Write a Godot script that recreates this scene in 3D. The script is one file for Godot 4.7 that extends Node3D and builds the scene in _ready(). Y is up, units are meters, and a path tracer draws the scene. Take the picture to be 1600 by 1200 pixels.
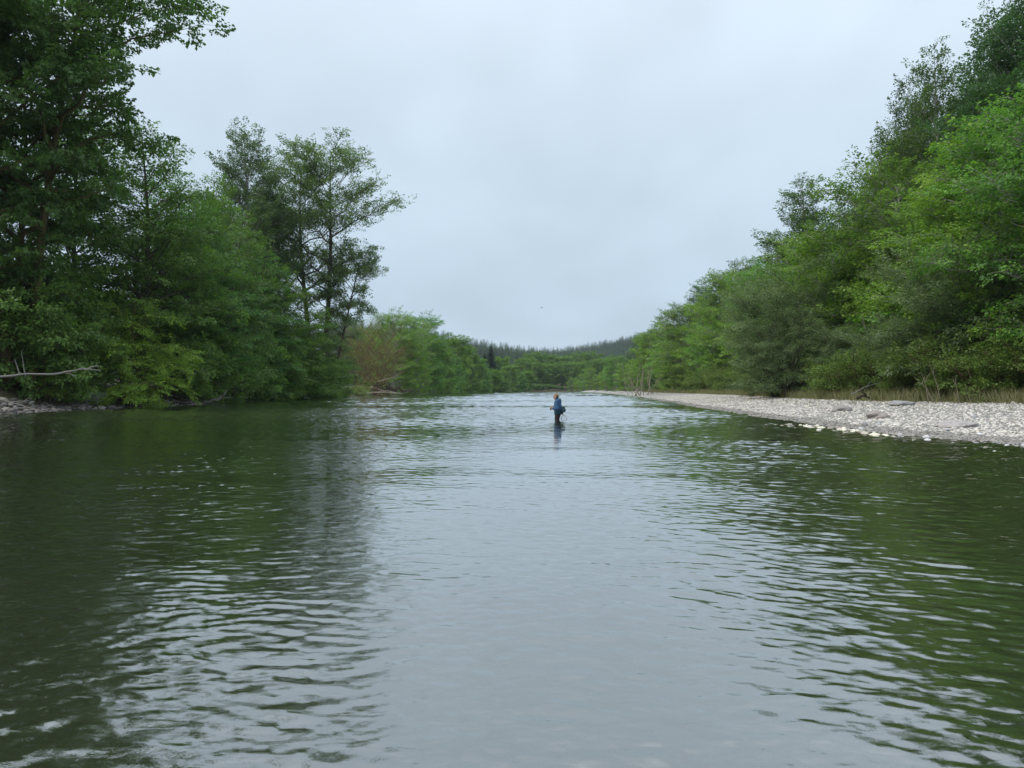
extends Node3D
# A river in late spring under an even overcast: a gravel bar and young alders on one side, a dark
# wooded bank on the other, one angler wading in midstream. The camera looks down river (-Z); d = -z.

const WATER_Y := 0.0
var names := {}
var proto := {}
var rng := RandomNumberGenerator.new()
var wood_mat := {}
var leaf_mat := {}
var mixed := ["bright_alder", "back_alder", "alder_tree", "cottonwood_tree", "round_alder", "valley_alder"]   # no two neighbours of quite the same green

# ------------------------------------------------------------------ helpers: nodes
func numbered(called: String) -> String:
	if not names.has(called):
		names[called] = 0
		return called
	names[called] += 1
	return "%s_%03d" % [called, names[called]]

func tag(o: Node, label: String, category := "", group := "", kind := ""):
	if label: o.set_meta("label", label)
	if category: o.set_meta("category", category)
	if group: o.set_meta("group", group)
	if kind: o.set_meta("kind", kind)
	return o

func thing(called: String, label: String, category: String, at := Vector3.ZERO, turn := 0.0, group := "") -> Node3D:
	var o := Node3D.new()
	o.name = numbered(called)
	add_child(o, true)
	o.position = at
	o.rotation.y = turn
	tag(o, label, category, group)
	return o

func part(called: String, m: Mesh, mat: Material, parent: Node) -> MeshInstance3D:
	var o := MeshInstance3D.new()
	o.name = numbered(called) if parent == self else called
	o.mesh = m
	o.material_override = mat
	parent.add_child(o, true)
	return o

func structure(called: String, m: Mesh, mat: Material, label := "") -> MeshInstance3D:
	var o := part(called, m, mat, self)
	tag(o, label, "", "", "structure")
	return o

# ------------------------------------------------------------------ helpers: materials
func lin(r: float, g: float, b: float) -> Color:
	return Color(r, g, b).linear_to_srgb()

func noise_tex(freq: float, octaves: int, a: Color, b: Color, seed_ := 1, size := 512, c := Color(-1, 0, 0)) -> NoiseTexture2D:
	var n := FastNoiseLite.new()
	n.seed = seed_
	n.frequency = freq
	n.fractal_octaves = octaves
	n.noise_type = FastNoiseLite.TYPE_SIMPLEX_SMOOTH
	var t := NoiseTexture2D.new()
	t.width = size
	t.height = size
	t.seamless = true
	t.noise = n
	var g := Gradient.new()
	g.set_color(0, a)
	g.set_color(1, b)
	g.set_offset(0, 0.2)
	g.set_offset(1, 0.8)
	if c.r >= 0.0: g.add_point(0.5, c)
	t.color_ramp = g
	return t

func noise_height(freq: float, octaves: int, seed_ := 1, size := 512) -> NoiseTexture2D:
	return noise_tex(freq, octaves, Color.BLACK, Color.WHITE, seed_, size)

func grained(a: Color, b: Color, freq: float, metres: float, relief_cm: float, rough := 0.9, seed_ := 3) -> StandardMaterial3D:
	var m := StandardMaterial3D.new()
	m.albedo_texture = noise_tex(freq, 5, a, b, seed_)
	m.roughness = rough
	m.metallic_specular = 0.3
	m.uv1_triplanar = true
	m.uv1_world_triplanar = true
	m.uv1_scale = Vector3.ONE / metres
	if relief_cm > 0.0:
		m.heightmap_enabled = true
		m.heightmap_texture = noise_height(freq * 1.7, 4, seed_ + 5)
		m.heightmap_scale = relief_cm
	return m

func tinted(m_rough: float, spec := 0.3) -> StandardMaterial3D:
	var m := StandardMaterial3D.new()
	m.vertex_color_use_as_albedo = true
	m.roughness = m_rough
	m.metallic_specular = spec
	return m

func plain(c: Color, rough := 0.8, spec := 0.4, metal := 0.0) -> StandardMaterial3D:
	var m := StandardMaterial3D.new()
	m.albedo_color = c
	m.roughness = rough
	m.metallic_specular = spec
	m.metallic = metal
	return m

func leaves_mat(key: String, tint := Color.WHITE) -> StandardMaterial3D:
	if not leaf_mat.has(key):
		var m := tinted(0.5, 0.42)
		m.albedo_color = tint
		m.backlight_enabled = true
		m.backlight = Color(0.93, 1.0, 0.72)
		leaf_mat[key] = m
	return leaf_mat[key]

# ------------------------------------------------------------------ helpers: meshes
func arrays_mesh(v: PackedVector3Array, n: PackedVector3Array, i: PackedInt32Array, c := PackedColorArray()) -> ArrayMesh:
	var a := []
	a.resize(Mesh.ARRAY_MAX)
	a[Mesh.ARRAY_VERTEX] = v
	a[Mesh.ARRAY_NORMAL] = n
	a[Mesh.ARRAY_INDEX] = i
	if c.size(): a[Mesh.ARRAY_COLOR] = c
	var m := ArrayMesh.new()
	m.add_surface_from_arrays(Mesh.PRIMITIVE_TRIANGLES, a)
	return m

class Tubes:
	var v := PackedVector3Array()
	var n := PackedVector3Array()
	var i := PackedInt32Array()
	func add(pts: PackedVector3Array, radii: PackedFloat32Array, sides: int) -> void:
		var base := v.size()
		var count := pts.size()
		var side := Vector3.RIGHT
		for k in count:
			var t: Vector3 = (pts[mini(k + 1, count - 1)] - pts[maxi(k - 1, 0)]).normalized()
			if absf(t.dot(side)) > 0.9: side = Vector3.BACK
			side = (side - t * t.dot(side)).normalized()
			var other := t.cross(side)
			for s in sides:
				var a := TAU * s / sides
				var dir := side * cos(a) + other * sin(a)
				v.append(pts[k] + dir * radii[k])
				n.append(dir)
		for k in count - 1:
			for s in sides:
				var a0 := base + k * sides + s
				var a1 := base + k * sides + (s + 1) % sides
				i.append_array(PackedInt32Array([a0, a0 + sides, a1, a1, a0 + sides, a1 + sides]))
		var tip := v.size()
		v.append(pts[count - 1] + (pts[count - 1] - pts[count - 2]).normalized() * radii[count - 1])
		n.append((pts[count - 1] - pts[count - 2]).normalized())
		for s in sides:
			i.append_array(PackedInt32Array([base + (count - 1) * sides + s, tip, base + (count - 1) * sides + (s + 1) % sides]))

func tubes_mesh(t: Tubes) -> ArrayMesh:
	return arrays_mesh(t.v, t.n, t.i)

# a small sprig: leaves set round a twig that runs along +Z, each leaf folded on its midrib
func sprig(r: RandomNumberGenerator, count: int, length: float, leaf: float, slim: float, a: Color, b: Color, spread := 0.42, flat := 0.6) -> ArrayMesh:
	var v := PackedVector3Array()
	var n := PackedVector3Array()
	var c := PackedColorArray()
	var ix := PackedInt32Array()
	for k in count:
		var s := (k + r.randf()) / count
		var ang := r.randf() * TAU
		var rad := spread * length * sqrt(r.randf()) * (1.1 - 0.6 * s)
		var p := Vector3(cos(ang) * rad, sin(ang) * rad * flat, s * length)
		p.y -= 0.12 * length * s * s
		var axis := Vector3(cos(ang) * 0.8 + r.randf_range(-0.4, 0.4), r.randf_range(-0.75, 0.2), 0.6 + r.randf_range(-0.6, 0.5)).normalized()
		var up := Vector3(r.randf_range(-0.8, 0.8) + cos(ang) * 0.35, r.randf_range(0.45, 1.1), r.randf_range(-0.3, 1.2)).normalized()
		var w := axis.cross(up).normalized()
		up = w.cross(axis).normalized()
		var l := leaf * r.randf_range(0.7, 1.25)
		var q := v.size()
		var mid := p + axis * l * 0.45
		v.append(p)
		v.append(mid + w * l * slim + up * l * 0.07)
		v.append(p + axis * l - up * l * 0.12)
		v.append(mid - w * l * slim + up * l * 0.07)
		n.append(up)
		n.append((up + w * -0.25).normalized())
		n.append((up + axis * 0.25).normalized())
		n.append((up + w * 0.25).normalized())
		var col := a.lerp(b, r.randf())
		col = col * r.randf_range(0.78, 1.2)
		col.a = 1.0
		for x in 4: c.append(col)
		ix.append_array(PackedInt32Array([q, q + 2, q + 1, q, q + 3, q + 2]))
	return arrays_mesh(v, n, ix, c)

func sprigs(seed_: int, variants: int, count: int, length: float, leaf: float, slim: float, a: Color, b: Color, spread := 0.42, flat := 0.6) -> Array:
	var r := RandomNumberGenerator.new()
	r.seed = seed_
	var out := []
	for k in variants:
		var t := float(k) / maxf(1.0, variants - 1)
		out.append(sprig(r, count, length, leaf, slim, a.lerp(b, t * 0.6), a.lerp(b, 0.4 + t * 0.6), spread, flat))
	return out

func bez(a: Vector3, b: Vector3, c: Vector3, t: float) -> Vector3:
	return a.lerp(b, t).lerp(b.lerp(c, t), t)

func profile(kind: String, t: float) -> float:
	match kind:
		"round": return sqrt(maxf(0.05, 1.0 - pow((t - 0.5) / 0.53, 2.0)))
		"skirt": return pow(maxf(0.0, 1.0 - t), 0.6) * (0.72 + 0.5 * smoothstep(0.0, 0.35, t))
		"column": return 0.22 + 0.85 * sin(PI * pow(clampf(t, 0.0, 1.0), 0.7)) * (1.0 - 0.4 * t)
		"fan": return 0.35 + 0.75 * sqrt(maxf(0.0, 1.0 - pow((t - 0.62) / 0.45, 2.0)))
	return 1.0

# p: h, r, base (height of the lowest limb, 0..1), limbs, kind, sprigs, per_m, rise0, rise1, trunk, lean, sub, size
# returns a Node3D > trunk, crown
func grow(seed_: int, p: Dictionary, bark: Material, foliage: Material) -> Node3D:
	var r := RandomNumberGenerator.new()
	r.seed = seed_
	var h: float = p.h
	var rad: float = p.r
	var lean: Vector3 = p.get("lean", Vector3.ZERO)
	var wood := Tubes.new()
	var st := SurfaceTool.new()
	st.begin(Mesh.PRIMITIVE_TRIANGLES)
	var stems: int = p.get("stems", 1)
	var gap: float = p.get("gap", 0.0)
	var total := 0
	for s_i in stems:
		var off := Vector3.ZERO
		var slant := lean
		if stems > 1:
			var sa := TAU * s_i / stems + r.randf()
			off = Vector3(cos(sa), 0, sin(sa)) * p.trunk * 1.2
			slant = lean + Vector3(cos(sa), 0, sin(sa)) * h * p.get("splay", 0.12)
		var hh := h * (1.0 if s_i == 0 else r.randf_range(0.72, 0.98))
		var tp := PackedVector3Array()
		var tr := PackedFloat32Array()
		var wob := r.randf() * TAU
		for k in 13:
			var t := k / 12.0
			var sway := Vector3(sin(t * 5.0 + wob), 0, cos(t * 4.0 + wob * 1.7)) * rad * 0.07 * t
			tp.append(off + Vector3(0, -0.4 + (hh + 0.1) * t, 0) + slant * pow(t, 1.2) + sway)
			tr.append(p.trunk * (pow(1.0 - t, 0.85) * 0.95 + 0.04) * (1.35 if k == 0 else 1.0) / sqrt(stems))
		wood.add(tp, tr, p.get("sides", 8))
		var limbs: int = int(p.limbs / float(stems))
		for i in limbs:
			if r.randf() < gap: continue
			var u := (i + r.randf()) / limbs
			var t: float = lerpf(p.base, 0.985, u)
			var k0 := t * 12.0
			var start: Vector3 = tp[int(k0)].lerp(tp[mini(int(k0) + 1, 12)], k0 - int(k0))
			var az := i * 2.399 + r.randf_range(-0.6, 0.6)
			var out := Vector3(cos(az), 0, sin(az))
			var reach: float = rad * profile(p.kind, u) * r.randf_range(0.68, 1.12) / (1.0 if stems == 1 else 1.25)
			var rise: float = lerpf(p.rise0, p.rise1, u) + r.randf_range(-0.15, 0.15)
			var tip := start + out * reach + Vector3.UP * reach * rise
			if stems > 1: tip += (tip - Vector3(0, tip.y, 0)) * 0.1
			var ctrl: Vector3 = start + out * reach * 0.5 + Vector3.UP * reach * (rise * 0.5 + p.get("arch", 0.16))
			var lp := PackedVector3Array()
			var lr := PackedFloat32Array()
			var r0: float = clampf(p.trunk * (1.0 - t) * 0.6, 0.02, reach * 0.03 + 0.03)
			for k in 6:
				lp.append(bez(start, ctrl, tip, k / 5.0) + Vector3(r.randf_range(-1, 1), r.randf_range(-1, 1), r.randf_range(-1, 1)) * reach * 0.025 * (k % 5))
				lr.append(lerpf(r0, 0.012, k / 5.0))
			wood.add(lp, lr, p.get("limb_sides", 5))
			var subs: int = maxi(2, int(reach * p.sub))
			for j in subs:
				var s := lerpf(p.get("inner", 0.22), 1.0, (j + r.randf()) / subs)
				var at := bez(start, ctrl, tip, s)
				var along := (bez(start, ctrl, tip, minf(1.0, s + 0.08)) - bez(start, ctrl, tip, s - 0.08)).normalized()
				var dir := (along.rotated(Vector3.UP, r.randf_range(0.35, 1.25) * (1 if j % 2 else -1)) + Vector3.UP * r.randf_range(-0.25, 0.4)).normalized()
				var ln: float = reach * p.get("sub_len", 0.34) * r.randf_range(0.6, 1.2) * (1.15 - 0.55 * s) + 0.35
				var endp: Vector3 = at + dir * ln + Vector3.UP * p.get("droop", 0.0) * ln
				if p.get("twigs", true):
					wood.add(PackedVector3Array([at, (at + endp) * 0.5 + Vector3.UP * ln * 0.08, endp]), PackedFloat32Array([p.get("sub_r", 0.022), p.get("sub_r", 0.022) * 0.6, 0.006]), 3)
				var many: int = maxi(1, int(ln * p.per_m + r.randf()))
				for q in many:
					var w := (q + r.randf()) / many
					var pos: Vector3 = at.lerp(endp, lerpf(0.15, 1.0, w)) + Vector3(r.randf_range(-1, 1), r.randf_range(-0.7, 0.7), r.randf_range(-1, 1)) * ln * p.get("loose", 0.2)
					var face := (dir + Vector3(r.randf_range(-0.8, 0.8), r.randf_range(-0.45, 0.3) + p.get("hang", 0.0), r.randf_range(-0.8, 0.8))).normalized()
					var bs := Basis.looking_at(-face, Vector3.UP if absf(face.y) < 0.95 else Vector3.RIGHT)
					bs = bs.rotated(face, r.randf_range(-0.5, 0.5))
					bs = bs.scaled(Vector3.ONE * r.randf_range(0.75, 1.25) * p.get("size", 1.0))
					st.append_from(p.sprigs[r.randi() % p.sprigs.size()], 0, Transform3D(bs, pos))
					total += 1
	var root := Node3D.new()
	part("trunk", tubes_mesh(wood), bark, root)
	if total: part("crown", st.commit(), foliage, root)
	return root

# dark spruce or fir: whorls of drooping boughs, each a chain of needle fans
func conifer(seed_: int, h: float, rad: float, whorls: int, boughs: int, a: Color, b: Color, bark: Material, foliage: Material, steps := 5) -> Node3D:
	var r := RandomNumberGenerator.new()
	r.seed = seed_
	var wood := Tubes.new()
	wood.add(PackedVector3Array([Vector3(0, -0.5, 0), Vector3(0, h * 0.5, 0), Vector3(0, h, 0)]), PackedFloat32Array([h * 0.014, h * 0.008, 0.02]), 6)
	var v := PackedVector3Array()
	var n := PackedVector3Array()
	var c := PackedColorArray()
	var ix := PackedInt32Array()
	for w in whorls:
		var u := float(w) / whorls
		var y := h * lerpf(0.1, 0.99, u)
		var reach0 := rad * pow(1.0 - u, 0.85) + h * 0.012
		for k in boughs:
			var az := TAU * (k + r.randf()) / boughs
			var reach := reach0 * r.randf_range(0.6, 1.15)
			var out := Vector3(cos(az), 0, sin(az))
			var side := Vector3(-out.z, 0, out.x)
			for s in steps:
				var f := (s + 0.3) / steps
				var p := out * reach * f + Vector3(0, y - reach * 0.42 * f * f + h * 0.012 * r.randf_range(-1, 1), 0)
				var wd := reach * 0.26 * (1.1 - 0.7 * f) + h * 0.006
				var l := reach / steps * 1.3
				var dn := -h * 0.014
				var q := v.size()
				v.append_array(PackedVector3Array([p, p + side * wd + out * l * 0.5 + Vector3(0, dn, 0), p + out * l + Vector3(0, dn * 0.8, 0), p - side * wd + out * l * 0.5 + Vector3(0, dn, 0)]))
				n.append_array(PackedVector3Array([Vector3.UP, (Vector3.UP + side * 0.6).normalized(), (Vector3.UP + out * 0.6).normalized(), (Vector3.UP - side * 0.6).normalized()]))
				var col := a.lerp(b, r.randf()) * r.randf_range(0.8, 1.2)
				col.a = 1.0
				for x in 4: c.append(col)
				ix.append_array(PackedInt32Array([q, q + 2, q + 1, q, q + 3, q + 2]))
	var root := Node3D.new()
	part("trunk", tubes_mesh(wood), bark, root)
	part("crown", arrays_mesh(v, n, ix, c), foliage, root)
	return root

func pebble(r: RandomNumberGenerator, flat: float) -> ArrayMesh:
	# an uneven water-worn stone of 48 triangles
	var v := PackedVector3Array()
	var ix := PackedInt32Array()
	var n := FastNoiseLite.new()
	n.seed = r.randi()
	n.frequency = 0.7
	for k in 26: v.append(Vector3.ZERO)
	var rows := 5
	var cols := 6
	v.resize(0)
	v.append(Vector3.UP)
	for y in range(1, rows):
		for x in cols:
			var a := PI * y / rows
			var b := TAU * (x + 0.5 * (y % 2)) / cols
			v.append(Vector3(sin(a) * cos(b), cos(a), sin(a) * sin(b)))
	v.append(Vector3.DOWN)
	for x in cols:
		ix.append_array(PackedInt32Array([0, 1 + x, 1 + (x + 1) % cols]))
	for y in rows - 2:
		for x in cols:
			var a0 := 1 + y * cols + x
			var a1 := 1 + y * cols + (x + 1) % cols
			ix.append_array(PackedInt32Array([a0, a0 + cols, a1, a1, a0 + cols, a1 + cols]))
	var last := 1 + (rows - 1) * cols
	for x in cols:
		ix.append_array(PackedInt32Array([last, last - cols + (x + 1) % cols, last - cols + x]))
	var nn := PackedVector3Array()
	var long := r.randf_range(0.65, 1.0)
	for k in v.size():
		var q := v[k]
		var s := 1.0 + 0.32 * n.get_noise_3dv(q * 1.6)
		q = q * s
		v[k] = Vector3(q.x, q.y * flat, q.z * long)
		nn.append(Vector3(q.x, q.y / flat, q.z / long).normalized())
	return arrays_mesh(v, nn, ix)

# ------------------------------------------------------------------ the lie of the land
var left_edge := [[-80, -27], [0, -27], [30, -27], [44, -27.6], [67, -27.4], [90, -29.4], [115, -32.6], [150, -33], [200, -33], [300, -32], [360, -31], [420, -30]]
var right_edge := [[-80, 14], [0, 14], [10, 13.4], [19, 12.7], [24, 12.1], [38, 12.9], [60, 15], [90, 18], [135, 22.5], [200, 27], [270, 31], [340, 30], [420, 28]]
var veg_edge := [[-80, 31], [20, 29], [36, 24.5], [42, 22.5], [55, 22.5], [72, 25], [120, 30], [160, 32], [250, 34.5], [350, 33], [420, 32]]
var land := FastNoiseLite.new()

func along(table: Array, d: float) -> float:
	for k in table.size() - 1:
		if d <= table[k + 1][0]:
			return lerpf(table[k][1], table[k + 1][1], clampf((d - table[k][0]) / float(table[k + 1][0] - table[k][0]), 0.0, 1.0))
	return table[-1][1]

func height(x: float, z: float) -> float:
	var d := -z
	var wob := land.get_noise_2d(x * 0.6, z * 0.6)
	var xl := along(left_edge, d) + 0.9 * land.get_noise_2d(7.0, d * 2.2)
	var xr := along(right_edge, d) + 0.5 * land.get_noise_2d(91.0, d * 2.0)
	var xv := along(veg_edge, d)
	var h: float
	if x < xl:
		var t := xl - x
		h = minf(t * 0.16, 0.22) + 1.25 * smoothstep(1.0, 4.0, t) + 0.03 * maxf(0.0, t - 4.0) + 0.25 * wob * smoothstep(0.5, 3.0, t)
		h = minf(h, 6.0)
	elif x < xr:
		h = -minf(minf((x - xl) * 0.3, (xr - x) * 0.052), 1.0) + 0.05 * wob * minf(1.0, minf(x - xl, xr - x))
	elif x < xv:
		var t := (x - xr) / (xv - xr)
		h = 0.72 * pow(t, 0.85) + 0.12 * wob * minf(1.0, (x - xr) * 0.5) * (1.0 - t)
	else:
		h = 0.72 + minf((x - xv) * 0.05, 4.0) + 0.2 * wob * smoothstep(0.0, 3.0, x - xv)
	var far := smoothstep(386.0, 402.0, d)
	return lerpf(h, 0.9 + maxf(0.0, h) * 0.5, far)

func on_ground(x: float, d: float, sink := 0.0) -> Vector3:
	return Vector3(x, height(x, -d) - sink, -d)

func field_mesh(xs: Array, ds: Array, f: Callable) -> ArrayMesh:
	var v := PackedVector3Array()
	var n := PackedVector3Array()
	var ix := PackedInt32Array()
	var w := xs.size()
	for d in ds:
		for x in xs: v.append(Vector3(x, f.call(x, -d), -d))
	for j in ds.size():
		for i in w:
			var a := v[j * w + maxi(i - 1, 0)]
			var b := v[j * w + mini(i + 1, w - 1)]
			var c := v[maxi(j - 1, 0) * w + i]
			var e := v[mini(j + 1, ds.size() - 1) * w + i]
			n.append((b - a).cross(e - c).normalized())
			if n[-1].y < 0: n[-1] = -n[-1]
	for j in ds.size() - 1:
		for i in w - 1:
			var a := j * w + i
			ix.append_array(PackedInt32Array([a, a + w, a + 1, a + 1, a + w, a + w + 1]))
	return arrays_mesh(v, n, ix)

func steps(list: Array) -> Array:
	# [[from, step], ... , [to]]
	var out := []
	for k in list.size() - 1:
		var x: float = list[k][0]
		while x < list[k + 1][0] - 0.001:
			out.append(x)
			x += list[k][1]
	out.append(float(list[-1][0]))
	return out

func hill_height(x: float, z: float) -> float:
	var d := -z
	var left := along([[-900, 150], [-400, 92], [-200, 62], [-92, 47], [-33, 35], [20, 25], [66, 20], [150, 22], [400, 40], [900, 60]], x)
	var right := along([[-900, 150], [-400, 100], [-150, 55], [0, 46], [90, 50], [187, 68], [300, 92], [600, 140], [900, 170]], x)
	var ridge := lerpf(left, right, smoothstep(1000.0, 1450.0, d)) + 11.0
	ridge *= smoothstep(520.0, 1000.0, d)
	return -3.0 + ridge + 5.0 * land.get_noise_2d(x * 0.05, z * 0.05) * smoothstep(560.0, 800.0, d)

# ------------------------------------------------------------------ the water's surface
var w1 := FastNoiseLite.new()
var w2 := FastNoiseLite.new()
var w3 := FastNoiseLite.new()
var w4 := FastNoiseLite.new()

func wave(x: float, z: float) -> float:
	var patch := 0.5 + 0.5 * w4.get_noise_2d(x * 0.16, z * 0.07)
	var calm := 0.45 + 0.8 * smoothstep(0.0, 8.0, absf(x - 0.3))
	var drift := w3.get_noise_2d(x * 0.5, z * 0.5) * 1.1
	var q := z - 0.32 * sqrt(x * x + 6.0)      # crests bend towards the banks, as the current drags along them
	var a := 1.0 - absf(w1.get_noise_2d(x * 0.8 + drift, q * 1.8 + drift)) * 2.0
	var b := w2.get_noise_2d(x * 2.1 - drift, q * 2.3)
	var c := w2.get_noise_2d(x * 3.4 + 40.0 + drift * 2.6, q * 4.4 + drift * 1.8)
	var e := w1.get_noise_2d(x * 7.5 + drift * 3.0, q * 9.5 + 17.0 + drift)
	var near := 1.0 - smoothstep(20.0, 42.0, -z)   # farther off the ripples are finer than the mesh and come from the relief
	return (a * 0.005 + b * 0.0065 + c * 0.0082 + e * 0.0055) * near * (0.45 + 1.45 * patch * patch) * calm + 0.028 * (1.0 - smoothstep(9.0, 24.0, -z)) * w3.get_noise_2d(x * 0.3, z * 0.4) + (1.0 - near) * chop(x, z)

func chop(x: float, z: float) -> float:
	# short steep wavelets where the river runs fast and shallow; longer ones farther down
	var far := smoothstep(50.0, 90.0, -z)
	var s := lerpf(1.0, 0.42, far)
	var a := w2.get_noise_2d(x * s * 0.9 + 11.0, z * s * 1.25)
	var b := w1.get_noise_2d(x * s * 1.6 - 5.0, z * s * 2.2 + x * 0.3)
	var crest := lerpf(0.05, 0.085, far)   # wave height in metres
	return (a + b * 0.8) * crest * (0.7 + 0.5 * w4.get_noise_2d(x * 0.1, z * 0.05))

func joined(bands: Array) -> ArrayMesh:
	# [from d, to d, step along, step across, from x, to x]
	var m := SurfaceTool.new()
	m.begin(Mesh.PRIMITIVE_TRIANGLES)
	for b in bands:
		m.append_from(field_mesh(steps([[b[4], b[3]], [b[5]]]), steps([[b[0], b[2]], [b[1]]]), wave), 0, Transform3D.IDENTITY)
	return m.commit()

# ------------------------------------------------------------------ bodies: smooth union of tapered bones, meshed as surface nets
func capsule(p: Vector3, a: Vector3, b: Vector3, ra: float, rb: float) -> float:
	var ab := b - a
	var t := clampf((p - a).dot(ab) / maxf(ab.length_squared(), 1e-9), 0.0, 1.0)
	return p.distance_to(a + ab * t) - lerpf(ra, rb, t)

func net(bones: Array, cell: float, k: float, cut_below := -1e9, cut_above := 1e9) -> ArrayMesh:
	var lo := Vector3.ONE * 1e9
	var hi := -lo
	for b in bones:
		var m: float = maxf(b[2], b[3]) + cell * 3.0 + k * 0.5
		for e in [b[0], b[1]]:
			lo = lo.min(e - Vector3.ONE * m)
			hi = hi.max(e + Vector3.ONE * m)
	lo.y = maxf(lo.y, cut_below - cell * 2.0)
	hi.y = minf(hi.y, cut_above + cell * 2.0)
	var nx := int((hi.x - lo.x) / cell) + 2
	var ny := int((hi.y - lo.y) / cell) + 2
	var nz := int((hi.z - lo.z) / cell) + 2
	var f := PackedFloat32Array()
	f.resize(nx * ny * nz)
	f.fill(9.0)
	for b in bones:
		var m: float = maxf(b[2], b[3]) + cell * 3.0 + k
		var l: Vector3 = ((b[0] as Vector3).min(b[1]) - Vector3.ONE * m - lo) / cell
		var u: Vector3 = ((b[0] as Vector3).max(b[1]) + Vector3.ONE * m - lo) / cell
		for z in range(maxi(0, int(l.z)), mini(nz, int(u.z) + 2)):
			for y in range(maxi(0, int(l.y)), mini(ny, int(u.y) + 2)):
				for x in range(maxi(0, int(l.x)), mini(nx, int(u.x) + 2)):
					var at := (z * ny + y) * nx + x
					var dd := capsule(lo + Vector3(x, y, z) * cell, b[0], b[1], b[2], b[3])
					var old := f[at]
					var hh := maxf(k - absf(old - dd), 0.0) / k
					f[at] = minf(old, dd) - hh * hh * k * 0.25
	if cut_below > -1e8 or cut_above < 1e8:
		for z in nz:
			for y in ny:
				var yy := lo.y + y * cell
				for x in nx:
					var at := (z * ny + y) * nx + x
					f[at] = maxf(f[at], maxf(cut_below - yy, yy - cut_above))
	var ids := PackedInt32Array()
	ids.resize(nx * ny * nz)
	ids.fill(-1)
	var v := PackedVector3Array()
	var ix := PackedInt32Array()
	var sx := 1
	var sy := nx
	var sz := nx * ny
	for z in nz - 1:
		for y in ny - 1:
			for x in nx - 1:
				var at := (z * ny + y) * nx + x
				var inside := 0
				for c in 8:
					if f[at + (c & 1) * sx + (c >> 1 & 1) * sy + (c >> 2) * sz] < 0.0: inside += 1
				if inside == 0 or inside == 8: continue
				var sum := Vector3.ZERO
				var cnt := 0
				for c in 8:
					for ax in 3:
						if c >> ax & 1: continue
						var c2 := c | (1 << ax)
						var fa := f[at + (c & 1) * sx + (c >> 1 & 1) * sy + (c >> 2) * sz]
						var fb := f[at + (c2 & 1) * sx + (c2 >> 1 & 1) * sy + (c2 >> 2) * sz]
						if (fa < 0.0) == (fb < 0.0): continue
						var t := fa / (fa - fb)
						sum += Vector3(c & 1, c >> 1 & 1, c >> 2).lerp(Vector3(c2 & 1, c2 >> 1 & 1, c2 >> 2), t)
						cnt += 1
				ids[at] = v.size()
				v.append(lo + (Vector3(x, y, z) + sum / cnt) * cell)
	var nrm := PackedVector3Array()
	nrm.resize(v.size())
	for z in range(1, nz - 1):
		for y in range(1, ny - 1):
			for x in range(1, nx - 1):
				var at := (z * ny + y) * nx + x
				for ax in 3:
					var s0: int = [sx, sy, sz][ax]
					if (f[at] < 0.0) == (f[at + s0] < 0.0): continue
					var s1: int = [sy, sz, sx][ax]
					var s2: int = [sz, sx, sy][ax]
					var q := [ids[at], ids[at - s1], ids[at - s1 - s2], ids[at - s2]]
					if q.has(-1): continue
					if f[at] >= 0.0: q = [q[3], q[2], q[1], q[0]]
					ix.append_array(PackedInt32Array([q[0], q[2], q[1], q[0], q[3], q[2]]))
	for k3 in ix.size() / 3:
		var a := v[ix[k3 * 3]]
		var fn := (v[ix[k3 * 3 + 2]] - a).cross(v[ix[k3 * 3 + 1]] - a)
		for c in 3: nrm[ix[k3 * 3 + c]] += fn
	for k4 in nrm.size(): nrm[k4] = nrm[k4].normalized()
	return arrays_mesh(v, nrm, ix)

func ball(r: float, at: Vector3, squash := Vector3.ONE) -> ArrayMesh:
	var s := SphereMesh.new()
	s.radius = r
	s.height = r * 2.0
	s.radial_segments = 12
	s.rings = 8
	var st := SurfaceTool.new()
	st.append_from(s, 0, Transform3D(Basis.from_scale(squash), at))
	return st.commit()

func rod_mesh(pts: Array, radii: Array, sides := 8) -> ArrayMesh:
	var t := Tubes.new()
	t.add(PackedVector3Array(pts), PackedFloat32Array(radii), sides)
	return tubes_mesh(t)

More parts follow.
